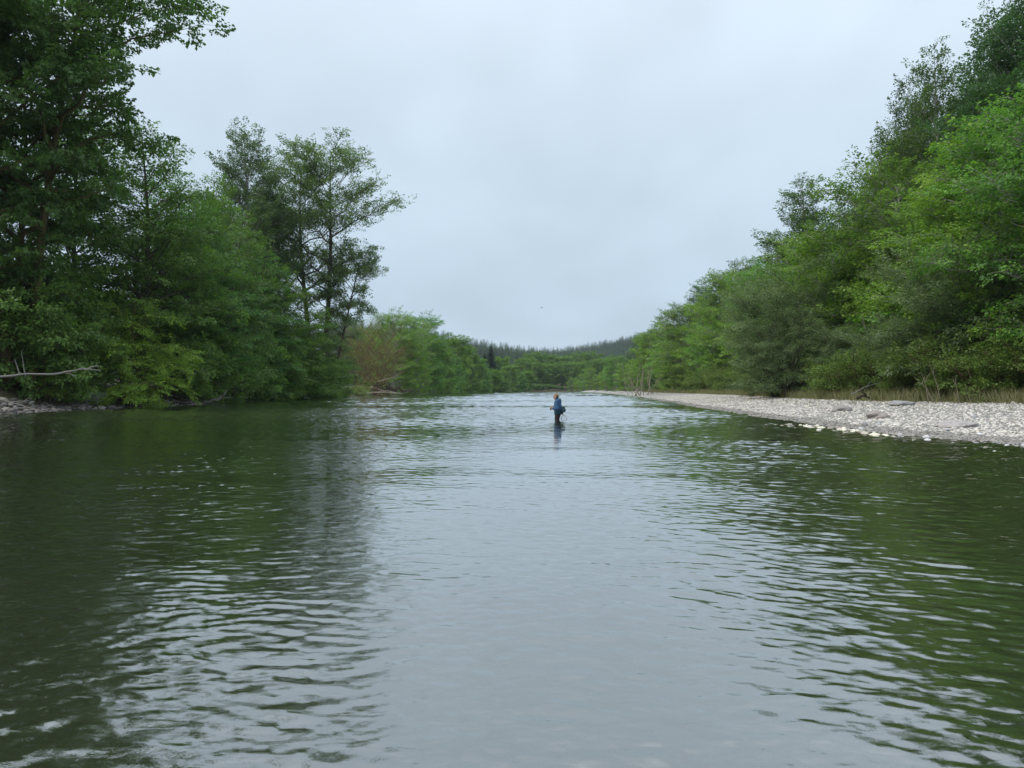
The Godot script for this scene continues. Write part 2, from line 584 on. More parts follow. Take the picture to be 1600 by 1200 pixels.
func angler() -> void:
	var at := Vector3(2.0, height(2.0, -33.7) - 0.04, -33.7)
	var turn := -0.28
	var V := func(x: float, y: float, z: float) -> Vector3: return Vector3(x, y, z)
	var o := thing("person", "angler in tan cap and blue hooded jacket wading thigh deep in the river", "person", at, turn)
	# he faces -X; his left side (+Z) is towards the camera
	var hip_l: Vector3 = V.call(0.02, 0.92, 0.09)
	var hip_r: Vector3 = V.call(0.02, 0.92, -0.09)
	var knee_l: Vector3 = V.call(-0.03, 0.5, 0.1)
	var knee_r: Vector3 = V.call(-0.08, 0.5, -0.1)
	var ank_l: Vector3 = V.call(0.03, 0.1, 0.11)
	var ank_r: Vector3 = V.call(-0.05, 0.1, -0.12)
	var sh_l: Vector3 = V.call(-0.02, 1.41, 0.185)
	var sh_r: Vector3 = V.call(-0.02, 1.41, -0.185)
	var el_l: Vector3 = V.call(0.03, 1.14, 0.25)
	var el_r: Vector3 = V.call(0.0, 1.15, -0.25)
	var wr_l: Vector3 = V.call(-0.20, 1.12, 0.14)
	var wr_r: Vector3 = V.call(-0.21, 1.17, -0.13)
	var neck: Vector3 = V.call(-0.03, 1.47, 0)
	var body := SurfaceTool.new()
	body.append_from(net([
		[hip_l, knee_l, 0.075, 0.05], [knee_l, ank_l, 0.05, 0.036], [hip_r, knee_r, 0.075, 0.05], [knee_r, ank_r, 0.05, 0.036],
		[ank_l, ank_l + Vector3(-0.17, -0.06, 0.01), 0.036, 0.03], [ank_r, ank_r + Vector3(-0.17, -0.06, -0.01), 0.036, 0.03],
		[V.call(0.02, 0.95, 0), V.call(0.0, 1.2, 0), 0.12, 0.115], [V.call(0.0, 1.2, 0), V.call(-0.02, 1.36, 0), 0.115, 0.12],
		[V.call(-0.02, 1.38, 0.1), V.call(-0.02, 1.38, -0.1), 0.09, 0.09],
		[sh_l, el_l, 0.055, 0.042], [el_l, wr_l, 0.042, 0.03], [sh_r, el_r, 0.055, 0.042], [el_r, wr_r, 0.042, 0.03],
		[neck - Vector3(0, 0.05, 0), neck + Vector3(-0.03, 0.09, 0), 0.06, 0.056],
	], 0.018, 0.05), 0, Transform3D.IDENTITY)
	# the head: skull, jaw, nose, ears
	var c: Vector3 = V.call(-0.075, 1.625, 0)
	body.append_from(net([
		[c + Vector3(0.02, 0.03, 0.012), c + Vector3(0.02, 0.03, -0.012), 0.09, 0.09], [c + Vector3(-0.02, 0.035, 0), c + Vector3(-0.03, -0.02, 0), 0.078, 0.068],
		[c + Vector3(-0.03, -0.03, 0), c + Vector3(-0.055, -0.085, 0), 0.058, 0.036], [c + Vector3(-0.098, 0.015, 0), c + Vector3(-0.122, -0.018, 0), 0.011, 0.016],
		[c + Vector3(0.01, -0.01, 0.088), c + Vector3(0.016, 0.02, 0.092), 0.013, 0.016], [c + Vector3(0.01, -0.01, -0.088), c + Vector3(0.016, 0.02, -0.092), 0.013, 0.016],
		[c + Vector3(0.02, -0.02, 0), c + Vector3(0.045, -0.1, 0), 0.06, 0.056], [c + Vector3(-0.09, -0.052, 0.018), c + Vector3(-0.09, -0.052, -0.018), 0.01, 0.01],
	], 0.0065, 0.02), 0, Transform3D.IDENTITY)
	# the hands, closed round the rod's grip
	var grip_a: Vector3 = V.call(-0.262, 1.155, 0.11)
	var grip_dir := Vector3(-0.45, 0.06, -0.89).normalized()
	for hand in [[wr_l, grip_a, 1.0], [wr_r, grip_a + grip_dir * 0.26 + Vector3(0.03, 0, 0), -1.0]]:
		var w: Vector3 = hand[0]
		var g: Vector3 = hand[1]
		var fwd := (g - w).normalized()
		var palm := w + fwd * 0.065
		var ups := Vector3.UP
		var bones := [[w - fwd * 0.02, w + fwd * 0.02, 0.028, 0.027], [w + fwd * 0.03 + grip_dir * 0.022, palm + grip_dir * 0.03, 0.019, 0.017], [w + fwd * 0.03 - grip_dir * 0.022, palm - grip_dir * 0.03, 0.019, 0.016]]
		for k in 4:
			var lng: float = [0.92, 1.0, 0.95, 0.78][k]
			var root := palm + grip_dir * lerpf(0.034, -0.034, k / 3.0)
			var p1 := root + (fwd * 0.032 + ups * 0.022) * lng
			var p2 := p1 + (fwd * 0.022 - ups * 0.026) * lng
			var p3 := p2 + (-fwd * 0.020 - ups * 0.014) * lng
			bones.append([root, p1, 0.0095, 0.009])
			bones.append([p1, p2, 0.009, 0.0085])
			bones.append([p2, p3, 0.0085, 0.0075])
		var th := w + fwd * 0.03 + grip_dir * 0.03
		bones.append([th, th + fwd * 0.03 + grip_dir * 0.02 - ups * 0.02, 0.0125, 0.0105])
		bones.append([th + fwd * 0.03 + grip_dir * 0.02 - ups * 0.02, th + fwd * 0.062 + grip_dir * 0.01 - ups * 0.02, 0.0105, 0.0085])
		body.append_from(net(bones, 0.0045, 0.008), 0, Transform3D.IDENTITY)
	part("body", body.commit(), plain(lin(0.42, 0.24, 0.17), 0.6), o)
	var dark := plain(lin(0.03, 0.022, 0.018), 0.5)
	for s in [-1, 1]:
		part("eye", ball(0.011, c + Vector3(-0.088, 0.018, 0.032 * s)), dark, o)
	part("mouth", ball(0.02, c + Vector3(-0.093, -0.052, 0), Vector3(0.35, 0.16, 1.0)), plain(lin(0.3, 0.12, 0.1), 0.6), o)
	part("hair", net([[c + Vector3(0.045, 0.03, 0.02), c + Vector3(0.045, -0.03, 0.02), 0.082, 0.07], [c + Vector3(0.045, 0.03, -0.02), c + Vector3(0.045, -0.03, -0.02), 0.082, 0.07]], 0.012, 0.02), plain(lin(0.06, 0.04, 0.03), 0.7), o)
	var cap := part("cap", net([[c + Vector3(0.015, 0.045, 0.012), c + Vector3(0.015, 0.045, -0.012), 0.107, 0.107], [c + Vector3(0.0, 0.08, 0), c + Vector3(0.03, 0.1, 0), 0.07, 0.07]], 0.011, 0.03, c.y + 0.045), plain(lin(0.2, 0.125, 0.06), 0.9), o)
	var brim := CylinderMesh.new()
	brim.top_radius = 0.085
	brim.bottom_radius = 0.09
	brim.height = 0.012
	brim.radial_segments = 20
	var bst := SurfaceTool.new()
	bst.append_from(brim, 0, Transform3D(Basis.from_euler(Vector3(0, 0, 0.22)).scaled(Vector3(1.15, 1, 1)), c + Vector3(-0.1, 0.045, 0)))
	part("brim", bst.commit(), plain(lin(0.2, 0.12, 0.06), 0.9), cap)
	var cloth := grained(lin(0.022, 0.06, 0.12), lin(0.045, 0.105, 0.19), 0.03, 0.5, 0.6, 0.75, 21)
	part("jacket", net([
		[V.call(0.03, 1.0, 0.045), V.call(0.0, 1.2, 0.05), 0.165, 0.15], [V.call(0.03, 1.0, -0.045), V.call(0.0, 1.2, -0.05), 0.165, 0.15],
		[V.call(0.0, 1.2, 0.06), V.call(-0.01, 1.37, 0.08), 0.15, 0.125], [V.call(0.0, 1.2, -0.06), V.call(-0.01, 1.37, -0.08), 0.15, 0.125],
		[V.call(0.04, 1.08, 0), V.call(0.03, 1.36, 0), 0.16, 0.135],
		[sh_l, el_l, 0.085, 0.078], [el_l, wr_l + Vector3(0.03, 0, 0), 0.076, 0.05], [sh_r, el_r, 0.085, 0.078], [el_r, wr_r + Vector3(0.03, 0, 0), 0.076, 0.05],
		[neck + Vector3(0.03, -0.03, 0), neck + Vector3(0.0, 0.05, 0), 0.1, 0.082],
		[V.call(0.075, 1.50, 0.05), V.call(0.075, 1.50, -0.05), 0.075, 0.075], [V.call(0.1, 1.46, 0), V.call(0.11, 1.38, 0), 0.07, 0.05],
	], 0.017, 0.04, 1.0), cloth, o)
	var teal := grained(lin(0.009, 0.026, 0.036), lin(0.017, 0.046, 0.058), 0.03, 0.5, 0.6, 0.8, 22)
	part("jacket_skirt", net([
		[V.call(0.04, 0.83, 0.05), V.call(0.03, 1.05, 0.05), 0.178, 0.165], [V.call(0.04, 0.83, -0.05), V.call(0.03, 1.05, -0.05), 0.178, 0.165], [V.call(0.08, 0.86, 0), V.call(0.08, 1.05, 0), 0.17, 0.16],
	], 0.017, 0.04, 0.865, 1.005), teal, o)
	part("waders", net([
		[hip_l, knee_l, 0.115, 0.088], [knee_l, ank_l, 0.088, 0.075], [hip_r, knee_r, 0.115, 0.088], [knee_r, ank_r, 0.088, 0.075], [V.call(0.02, 0.93, 0.06), V.call(0.02, 0.93, -0.06), 0.125, 0.125],
		[ank_l - Vector3(0, 0.02, 0), ank_l + Vector3(-0.19, -0.05, 0.01), 0.065, 0.05], [ank_r - Vector3(0, 0.02, 0), ank_r + Vector3(-0.19, -0.05, -0.01), 0.065, 0.05],
	], 0.017, 0.04), grained(lin(0.016, 0.010, 0.011), lin(0.035, 0.020, 0.020), 0.03, 0.5, 0.5, 0.7, 23), o)
	# worn or held: things of their own
	var xf := Transform3D(Basis.from_euler(Vector3(0, turn, 0)), at)
	var pack := thing("waist_pack", "dark teal pack strapped to the lower back of the angler", "bag", at, turn)
	part("pouch", net([[V.call(0.26, 1.02, 0.09), V.call(0.25, 1.17, 0.08), 0.07, 0.055], [V.call(0.26, 1.02, -0.09), V.call(0.25, 1.17, -0.08), 0.07, 0.055], [V.call(0.28, 1.06, 0.06), V.call(0.28, 1.06, -0.06), 0.075, 0.075]], 0.016, 0.04), plain(lin(0.014, 0.04, 0.05), 0.85), pack)
	var belt := TorusMesh.new()
	belt.inner_radius = 0.2
	belt.outer_radius = 0.222
	belt.rings = 32
	belt.ring_segments = 6
	var bm := SurfaceTool.new()
	bm.append_from(belt, 0, Transform3D(Basis.from_scale(Vector3(1.02, 2.0, 1.1)), V.call(0.05, 1.06, 0)))
	part("belt", bm.commit(), plain(lin(0.015, 0.02, 0.025), 0.7), pack)
	var rod := thing("fishing_rod", "thin dark fishing rod with reel held out in both hands by the angler", "fishing rod", xf * grip_a, turn)
	var graphite := plain(lin(0.02, 0.022, 0.025), 0.35, 0.5)
	part("blank", rod_mesh([grip_dir * 0.3, grip_dir * 1.2, grip_dir * 2.9 + Vector3(0, 0.06, 0)], [0.0065, 0.005, 0.0016]), graphite, rod)
	part("grip", rod_mesh([-grip_dir * 0.12, grip_dir * 0.0, grip_dir * 0.32], [0.013, 0.0125, 0.0115]), plain(lin(0.02, 0.018, 0.016), 0.9), rod)
	var reel := part("reel", rod_mesh([grip_dir * 0.1 + Vector3(-0.02, -0.07, 0.01), grip_dir * 0.1 + Vector3(0.02, -0.07, -0.01)], [0.036, 0.036], 16), plain(lin(0.05, 0.05, 0.055), 0.35, 0.5, 0.8), rod)
	part("reel_foot", rod_mesh([grip_dir * 0.1 + Vector3(0, -0.05, 0), grip_dir * 0.1 + Vector3(0, -0.008, 0)], [0.008, 0.006], 6), graphite, reel)
	part("reel_handle", rod_mesh([grip_dir * 0.1 + Vector3(-0.022, -0.07, 0.012), grip_dir * 0.1 + Vector3(-0.05, -0.1, 0.02)], [0.005, 0.006], 6), graphite, reel)
	var landing := thing("landing_net", "landing net with thin hoop hanging behind the legs of the angler", "landing net", at, turn)
	var hoop := []
	var hr := []
	var mid: Vector3 = V.call(0.29, 0.66, 0.02)
	for k in 25:
		var a := TAU * k / 24.0 + 1.2
		hoop.append(mid + Vector3(cos(a) * 0.13, sin(a) * 0.17, cos(a) * 0.07))
		hr.append(0.009)
	var frame_mat := plain(lin(0.16, 0.12, 0.09), 0.5)
	part("hoop", rod_mesh(hoop, hr, 6), frame_mat, landing)
	part("handle", rod_mesh([mid + Vector3(-0.03, 0.165, 0), V.call(0.21, 1.0, 0.02)], [0.01, 0.012], 6), frame_mat, landing)
	var bag := Tubes.new()
	for k in 12:
		var a := TAU * k / 12.0
		var q := mid + Vector3(cos(a) * 0.13, sin(a) * 0.17, cos(a) * 0.07)
		var low := mid + Vector3(0.05 + 0.03 * cos(a), -0.14 + 0.03 * sin(a), 0.12)
		bag.add(PackedVector3Array([q, q.lerp(low, 0.5) + Vector3(0, -0.03, 0.03), low]), PackedFloat32Array([0.0022, 0.0022, 0.0022]), 3)
	for f in [0.33, 0.66, 0.95]:
		var ring := PackedVector3Array()
		var rr := PackedFloat32Array()
		for k in 13:
			var a := TAU * k / 12.0
			var q := mid + Vector3(cos(a) * 0.13, sin(a) * 0.17, cos(a) * 0.07)
			ring.append(q.lerp(mid + Vector3(0.05 + 0.03 * cos(a), -0.14 + 0.03 * sin(a), 0.12), f) + Vector3(0, -0.03, 0.03) * sin(PI * f))
			rr.append(0.0022)
		bag.add(ring, rr, 3)
	part("mesh_bag", tubes_mesh(bag), plain(lin(0.1, 0.1, 0.1), 0.9), landing)

# ------------------------------------------------------------------ planting
func plant(key: String, called: String, label: String, category: String, group: String, px: float, d: float, wide := 1.0, tall := 1.0, turn := 0.0, sink := 0.1) -> Node3D:
	# px: how far across, given as a bearing (x / d * 1200 + 800), measured on the photograph
	var x := (px - 800.0) / 1200.0 * d
	return plant_at(key, called, label, category, group, x, d, wide, tall, turn, sink)

func plant_at(key: String, called: String, label: String, category: String, group: String, x: float, d: float, wide := 1.0, tall := 1.0, turn := 0.0, sink := 0.1) -> Node3D:
	var o: Node3D = proto[key].duplicate()
	var hue := names.get(called, 0) as int % 4
	if mixed.has(called):
		(o.get_node("crown") as MeshInstance3D).material_override = leaves_mat("hue%d" % hue, [Color(1, 1, 1), Color(0.86, 0.95, 0.98), Color(0.97, 0.98, 0.84), Color(0.9, 0.9, 0.9)][hue])
	o.name = numbered(called)
	add_child(o, true)
	tag(o, label, category, group)
	o.position = on_ground(x, d, sink)
	o.rotation.y = turn
	o.scale = Vector3(wide, tall, wide)
	return o

func dead_branch(called: String, label: String, category: String, group: String, pts: Array, r0: float, forks: Array, mat: Material) -> Node3D:
	# pts in world metres; forks: [[share along, tip offset], ...]
	var o := thing(called, label, category, pts[0], 0.0, group)
	var local := []
	var radii := []
	var r := RandomNumberGenerator.new()
	r.seed = hash(label) + names.get(called, 0)
	var bits := (pts.size() - 1) * 4
	for j in bits + 1:
		var k := mini(j / 4, pts.size() - 2)
		var p: Vector3 = pts[k].lerp(pts[k + 1], (j - k * 4) / 4.0) - pts[0]
		if j > 0: p += Vector3(r.randf_range(-1, 1), r.randf_range(-1, 1), r.randf_range(-1, 1)) * r0 * 0.8
		local.append(p)
		radii.append(lerpf(r0, r0 * 0.25, float(j) / bits) * r.randf_range(0.8, 1.15))
	part("stem", rod_mesh(local, radii, 7), mat, o)
	for f in forks:
		var u: float = f[0] * (local.size() - 1)
		var k := mini(int(u), local.size() - 2)
		var from: Vector3 = local[k].lerp(local[k + 1], u - k)
		var tip: Vector3 = from + f[1]
		part("twig", rod_mesh([from, from.lerp(tip, 0.5) + Vector3(0, 0.04, 0), tip], [r0 * 0.45, r0 * 0.32, r0 * 0.15], 5), mat, o)
	return o

func spot(px: float, py: float, d: float) -> Vector3:
	return Vector3((px - 800.0) / 1200.0 * d, 1.35 + (608.0 - py) / 1200.0 * d, -d)

# ------------------------------------------------------------------ the overcast sky
func sky_image() -> Image:
	var w := 640
	var h := 320
	var im := Image.create(w, h, false, Image.FORMAT_RGBF)
	var n := FastNoiseLite.new()
	n.seed = 12
	n.frequency = 0.75
	n.fractal_octaves = 4
	n.noise_type = FastNoiseLite.TYPE_SIMPLEX_SMOOTH
	for y in h:
		var el := PI * 0.5 - PI * (y + 0.5) / h
		var s := sin(el)
		# an even cloud deck: brighter towards the zenith, bluer lower down, a pale strip where it thins at the horizon
		var up := clampf(s, 0.0, 1.0)
		var lum := 0.365 + 0.135 * up + 0.74 * pow(up, 3.0)
		var tone := Vector3(0.80, 1.0, 1.18).lerp(Vector3(0.885, 1.0, 1.14), smoothstep(0.05, 0.7, up))
		var pale := exp(-pow((s - 0.012) / 0.035, 2.0))
		for x in w:
			var a := TAU * (x + 0.5) / w
			var dir := Vector3(cos(a) * cos(el), s, sin(a) * cos(el))
			var k := 1.0 / (maxf(s, 0.0) + 0.28)
			var c := n.get_noise_3d(dir.x * k * 1.1, 3.0, dir.z * k * 2.0) + 0.5 * n.get_noise_3d(dir.x * k * 3.0, 9.0, dir.z * k * 4.6)
			var l := lum * (1.0 + 0.13 * c) + 0.08 * pale
			var t := tone.lerp(Vector3(0.88, 1.0, 1.1), pale * 0.7)
			if s < 0.0:
				l = lerpf(l, 0.13, smoothstep(0.0, 0.12, -s))
			im.set_pixel(x, y, Color(t.x * l, t.y * l, t.z * l))
	return im

func _ready() -> void:
	rng.seed = 77
	land.seed = 5
	land.frequency = 0.11
	land.fractal_octaves = 3
	w1.seed = 31; w1.frequency = 0.85; w1.fractal_octaves = 2; w1.noise_type = FastNoiseLite.TYPE_SIMPLEX_SMOOTH
	w2.seed = 32; w2.frequency = 1.5; w2.fractal_octaves = 2; w2.noise_type = FastNoiseLite.TYPE_SIMPLEX_SMOOTH
	w3.seed = 33; w3.frequency = 0.6; w3.fractal_octaves = 2; w3.noise_type = FastNoiseLite.TYPE_SIMPLEX_SMOOTH
	w4.seed = 34; w4.frequency = 0.8; w4.fractal_octaves = 2; w4.noise_type = FastNoiseLite.TYPE_SIMPLEX_SMOOTH

	# ---- camera
	var cam := Camera3D.new()
	cam.name = "camera"
	cam.position = Vector3(0, 1.35, 0)
	cam.rotation_degrees = Vector3(0.38, 0, 0)
	cam.fov = 53.13
	cam.near = 0.05
	cam.far = 6000.0
	add_child(cam)

	# ---- sky, sun, exposure
	var env := Environment.new()
	env.background_mode = Environment.BG_SKY
	var pano := PanoramaSkyMaterial.new()
	pano.panorama = ImageTexture.create_from_image(sky_image())
	env.sky = Sky.new()
	env.sky.sky_material = pano
	env.tonemap_mode = Environment.TONE_MAPPER_LINEAR
	env.tonemap_exposure = 1.77
	env.fog_enabled = true
	env.fog_density = 0.0001
	env.fog_light_color = Color(0.9, 0.95, 1.0)
	env.sdfgi_enabled = true
	env.ssao_enabled = true
	env.ssil_enabled = true
	var we := WorldEnvironment.new()
	we.name = "world_environment"
	we.environment = env
	add_child(we)
	var sun := DirectionalLight3D.new()
	sun.name = "sun"
	sun.light_energy = 0.5
	sun.light_angular_distance = 14.0
	sun.light_color = Color(1.0, 0.985, 0.96)
	sun.shadow_enabled = true
	add_child(sun)
	sun.look_at_from_position(Vector3(-40, 48, 18), Vector3.ZERO)

	build_land()
	build_water()
	build_stones()
	make_plants()
	plant_left_bank()
	plant_right_bank()
	plant_far()
	build_deadwood()
	angler()
	build_bird()

func build_land() -> void:
	var xs := steps([[-900, 100], [-300, 40], [-140, 10], [-60, 3], [-40, 0.7], [40, 3], [70, 10], [140, 40], [300, 100], [900]])
	var ds := steps([[-90, 10], [-10, 1.0], [90, 2.5], [200, 5], [420, 12], [560, 60], [1100, 400], [3500]])
	var soil := grained(lin(0.045, 0.036, 0.022), lin(0.075, 0.07, 0.035), 0.02, 3.0, 4.0, 0.95, 41)
	structure("ground", field_mesh(xs, ds, height), soil, "dark forest soil of the river banks")
	var hills := grained(lin(0.018, 0.03, 0.018), lin(0.03, 0.045, 0.025), 0.02, 30.0, 0.0, 0.95, 42)
	structure("hills", field_mesh(steps([[-900, 30], [900]]), steps([[500, 25], [1700, 100], [2500]]), hill_height), hills, "low forested hills at the end of the valley")
	# the stony bed and the dry bar, as sheets on the ground
	var bed := grained(lin(0.13, 0.135, 0.1), lin(0.34, 0.34, 0.28), 0.03, 1.4, 3.0, 0.9, 43)
	structure("riverbed", field_mesh(steps([[-26.4, 0.6], [14, 0.35], [17.6]]), steps([[-10, 0.6], [75]]), func(x, z): return height(x, z) + 0.012), bed, "stony bed under the shallow water")
	var bar := grained(lin(0.2, 0.19, 0.17), lin(0.46, 0.44, 0.4), 0.05, 1.1, 3.0, 0.9, 44)
	var v := PackedVector3Array()
	var n := PackedVector3Array()
	var ix := PackedInt32Array()
	var ds2 := steps([[-20, 0.5], [90, 2.0], [340]])
	var cols := 40
	for d in ds2:
		for k in cols + 1:
			var x := lerpf(along(right_edge, d) - 1.2, along(veg_edge, d) + 0.8, float(k) / cols)
			v.append(Vector3(x, height(x, -d) + 0.02, -d))
			n.append(Vector3.UP)
	for j in ds2.size() - 1:
		for i in cols:
			var a := j * (cols + 1) + i
			ix.append_array(PackedInt32Array([a, a + cols + 1, a + 1, a + 1, a + cols + 1, a + cols + 2]))
	structure("gravel_bar", arrays_mesh(v, n, ix), bar, "pale dry cobble bar beside the river")

func build_water() -> void:
	var m := StandardMaterial3D.new()
	m.albedo_color = Color(lin(0.060, 0.074, 0.036), 0.38)
	m.roughness = 0.03
	m.metallic_specular = 0.707
	m.refraction_enabled = true
	m.refraction_scale = 0.155
	m.clearcoat_enabled = true
	m.clearcoat = 1.0
	m.clearcoat_roughness = 0.02
	m.transparency = BaseMaterial3D.TRANSPARENCY_ALPHA
	m.normal_enabled = true
	var n := FastNoiseLite.new()
	n.seed = 61
	n.frequency = 0.012
	n.fractal_octaves = 3
	n.noise_type = FastNoiseLite.TYPE_SIMPLEX_SMOOTH
	n.domain_warp_enabled = true
	n.domain_warp_amplitude = 25.0
	n.domain_warp_frequency = 0.01
	var t := NoiseTexture2D.new()
	t.width = 1024
	t.height = 1024
	t.seamless = true
	t.noise = n
	t.as_normal_map = true
	t.bump_strength = 6.0
	m.normal_texture = t
	m.normal_scale = 0.4
	m.uv1_triplanar = true
	m.uv1_world_triplanar = true
	m.uv1_scale = Vector3(1.0 / 5.4, 1.0, 1.0 / 3.4)
	var smooth := structure("water", joined([
		[-60.0, 1.0, 1.0, 1.0, -32.0, 20.0],
		[1.0, 6.0, 0.027, 0.045, -6.5, 6.5], [1.0, 6.0, 0.1, 0.15, -34.0, -6.5], [1.0, 6.0, 0.1, 0.15, 6.5, 20.0],
		[6.0, 11.0, 0.04, 0.07, -10.0, 10.0], [6.0, 11.0, 0.1, 0.15, -34.0, -10.0], [6.0, 11.0, 0.1, 0.15, 10.0, 20.0],
		[11.0, 20.0, 0.055, 0.11, -17.0, 16.0], [11.0, 20.0, 0.2, 0.3, -34.0, -17.0],
		[20.0, 34.0, 0.1, 0.17, -28.0, 18.0], [20.0, 34.0, 0.3, 0.45, -34.0, -28.0],
	]), m, "clear green river water with small ripples")
	# farther down the river runs shallower and choppier
	var mid: StandardMaterial3D = m.duplicate()
	mid.normal_scale = 0.34
	mid.clearcoat = 0.5
	mid.refraction_scale = 0.32
	mid.albedo_color.a = 0.7
	var run := part("run", joined([[34.0, 64.0, 0.16, 0.26, -36.0, 24.0]]), mid, smooth)
	run.set_meta("kind", "structure")
	var rough: StandardMaterial3D = m.duplicate()
	rough.normal_scale = 0.3
	rough.clearcoat_enabled = false
	rough.refraction_scale = 0.45
	rough.albedo_color.a = 0.8
	rough.uv1_scale = Vector3(1.0 / 9.0, 1.0, 1.0 / 4.4)
	var riffle := part("riffle", joined([[64.0, 140.0, 0.3, 0.5, -37.0, 26.0], [140.0, 404.0, 0.6, 0.9, -36.0, 34.0]]), rough, smooth)
	riffle.set_meta("kind", "structure")

func build_stones() -> void:
	var r := RandomNumberGenerator.new()
	r.seed = 400
	var shapes := []
	for k in 7: shapes.append(pebble(r, r.randf_range(0.42, 0.68)))
	var mats := []
	for c in [[0.3, 0.295, 0.29], [0.4, 0.395, 0.39], [0.5, 0.49, 0.485], [0.56, 0.55, 0.54], [0.36, 0.33, 0.3], [0.22, 0.215, 0.21]]:
		mats.append(grained(lin(c[0] * 0.8, c[1] * 0.8, c[2] * 0.8), lin(c[0] * 1.12, c[1] * 1.12, c[2] * 1.12), 0.03, 0.5, 0.0, 0.9, 50))
	var bar: Node = get_node("gravel_bar")
	# scattered all over the bar: [x, d, size]
	var many := []
	for k in 48000:
		var u := r.randf()
		var d := 15.0 + 95.0 * u * u + r.randf() * 6.0
		var x0 := along(right_edge, d)
		var x1 := along(veg_edge, d)
		var t := pow(r.randf(), 1.25)
		var x := lerpf(x0 - 0.9, x1 + 0.4, t)
		var s := 0.02 + 0.055 * pow(r.randf(), 2.2) + (0.06 * r.randf() if r.randf() < 0.03 else 0.0)
		many.append([x, d, s, s / d])
	many.sort_custom(func(a, b): return a[3] > b[3])
	var at := []
	for k in many.size():
		var e: Array = many[k]
		var ps := on_ground(e[0], e[1], 0.0) + Vector3(0, 0.02 + e[2] * 0.12, 0)
		var b := Basis.from_euler(Vector3(r.randf_range(-0.3, 0.3), r.randf() * TAU, r.randf_range(-0.3, 0.3))).scaled(Vector3.ONE * e[2])
		if k < 300:
			var o := part("cobble", shapes[k % 7], mats[[1, 2, 3, 0, 3, 0, 4, 1, 2, 5][r.randi() % 10]], bar)
			o.transform = Transform3D(b, ps)
		else:
			at.append([ps, e[2], 0.5 if ps.y < 0.05 + 0.03 * r.randf() else 1.0])
	scatter("cobbles", at, pebble(r, 0.85), mats[3], [0.58, 1.05], bar, r)
	# the same stones under water, near enough to be made out
	var under := []
	for k in 14000:
		var d := 1.5 + 28.0 * pow(r.randf(), 1.4)
		var x := r.randf_range(-8.0 - d * 0.3, 11.2)
		var s := 0.05 + 0.15 * pow(r.randf(), 2.0)
		under.append([on_ground(x, d) + Vector3(0, 0.02, 0), s])
	scatter("bed_stones", under, pebble(r, 0.85), grained(lin(0.45, 0.45, 0.39), lin(0.7, 0.69, 0.62), 0.02, 0.6, 0.0, 0.9, 51), [0.15, 1.1], get_node("riverbed"), r)
	# larger stones that can be told apart
	var rocks := [
		["boulder", "rounded brown-pink boulder low on the pale cobble bar", 14.7, 31.0, 0.42, 0.55, lin(0.3, 0.26, 0.235)],
		["boulder", "wide low brown mound of stone on the cobble bar", 14.3, 24.6, 0.6, 0.3, lin(0.36, 0.33, 0.31)],
		["boulder", "grey-brown boulder by a dark damp hollow of the cobble bar", 15.9, 37.0, 0.5, 0.4, lin(0.24, 0.22, 0.2)],
		["boulder", "flat grey slab at the edge of brush on the cobble bar", 19.8, 39.0, 0.6, 0.35, lin(0.28, 0.27, 0.26)],
		["bank_rock", "pale flat rock at the waterline of the dark wooded bank", -29.6, 53.5, 1.25, 0.4, lin(0.3, 0.3, 0.3)],
		["bank_rock", "grey rock lying against the pale flat rock on the wooded bank", -30.6, 52.0, 0.7, 0.55, lin(0.16, 0.16, 0.16)],
		["bank_rock", "dark wet boulder at the foot of the wooded bank", -30.6, 50.0, 0.6, 0.6, lin(0.06, 0.06, 0.055)],
	]
	for k in rocks.size():
		var e: Array = rocks[k]
		var o := part(e[0], stone(900 + k, e[5]), grained(e[6] * 0.85, e[6] * 1.1, 0.02, 0.8, 1.5, 0.9, 60 + k), self)
		tag(o, e[1], "rock", "boulders along the river")
		o.position = on_ground(e[2], e[3]) + Vector3(0, e[4] * e[5] * 0.35, 0)
		o.scale = Vector3(e[4], e[4], e[4] * 0.7)
	# stones along the foot of the wooded bank
	var foot := []
	for k in 4200:
		var d := 40.0 + 110.0 * pow(r.randf(), 1.6)
		var x := along(left_edge, d) + r.randf_range(-2.6, 0.6)
		var s := 0.06 + 0.22 * pow(r.randf(), 3.0)
		foot.append([on_ground(x, d) + Vector3(0, s * 0.2, 0), s])
	var holder := Node3D.new()
	holder.name = "bank_stones"
	add_child(holder)
	tag(holder, "grey stones along the foot of the wooded bank", "stones", "", "stuff")
	scatter("stones", foot, pebble(r, 0.85), mats[5], [0.25, 1.0], holder, r)
	# stones that break the surface: in the far riffle and off the bar
	var wet := plain(lin(0.05, 0.05, 0.045), 0.35, 0.5)
	for e in [[13.2, 152.0], [14.4, 155.0], [15.3, 150.0], [16.6, 153.0], [17.6, 148.0], [18.6, 151.0], [19.5, 147.0], [20.4, 152.0]]:
		var o := part("riffle_stone", shapes[r.randi() % 7], wet, self)
		tag(o, "small dark wet stone breaking the water in the far riffle", "rock", "stones in the far riffle")
		o.position = Vector3(e[0], -0.02, -e[1])
		o.scale = Vector3(r.randf_range(0.4, 0.9), 0.4, 0.4)
		o.rotation.y = r.randf_range(-0.3, 0.3)
	for e in [[11.4, 18.4], [11.1, 20.5], [10.6, 22.5], [11.6, 19.2], [11.3, 24.0], [10.2, 20.0]]:
		var o := part("shallows_stone", shapes[r.randi() % 7], mats[r.randi() % 3], self)
		tag(o, "flat pale stone just breaking the shallow water off the bar", "rock", "stones in the shallows off the bar")
		o.position = Vector3(e[0], -0.015, -e[1])
		o.scale = Vector3(1, 0.6, 1) * r.randf_range(0.07, 0.13)
		o.rotation.y = r.randf() * TAU

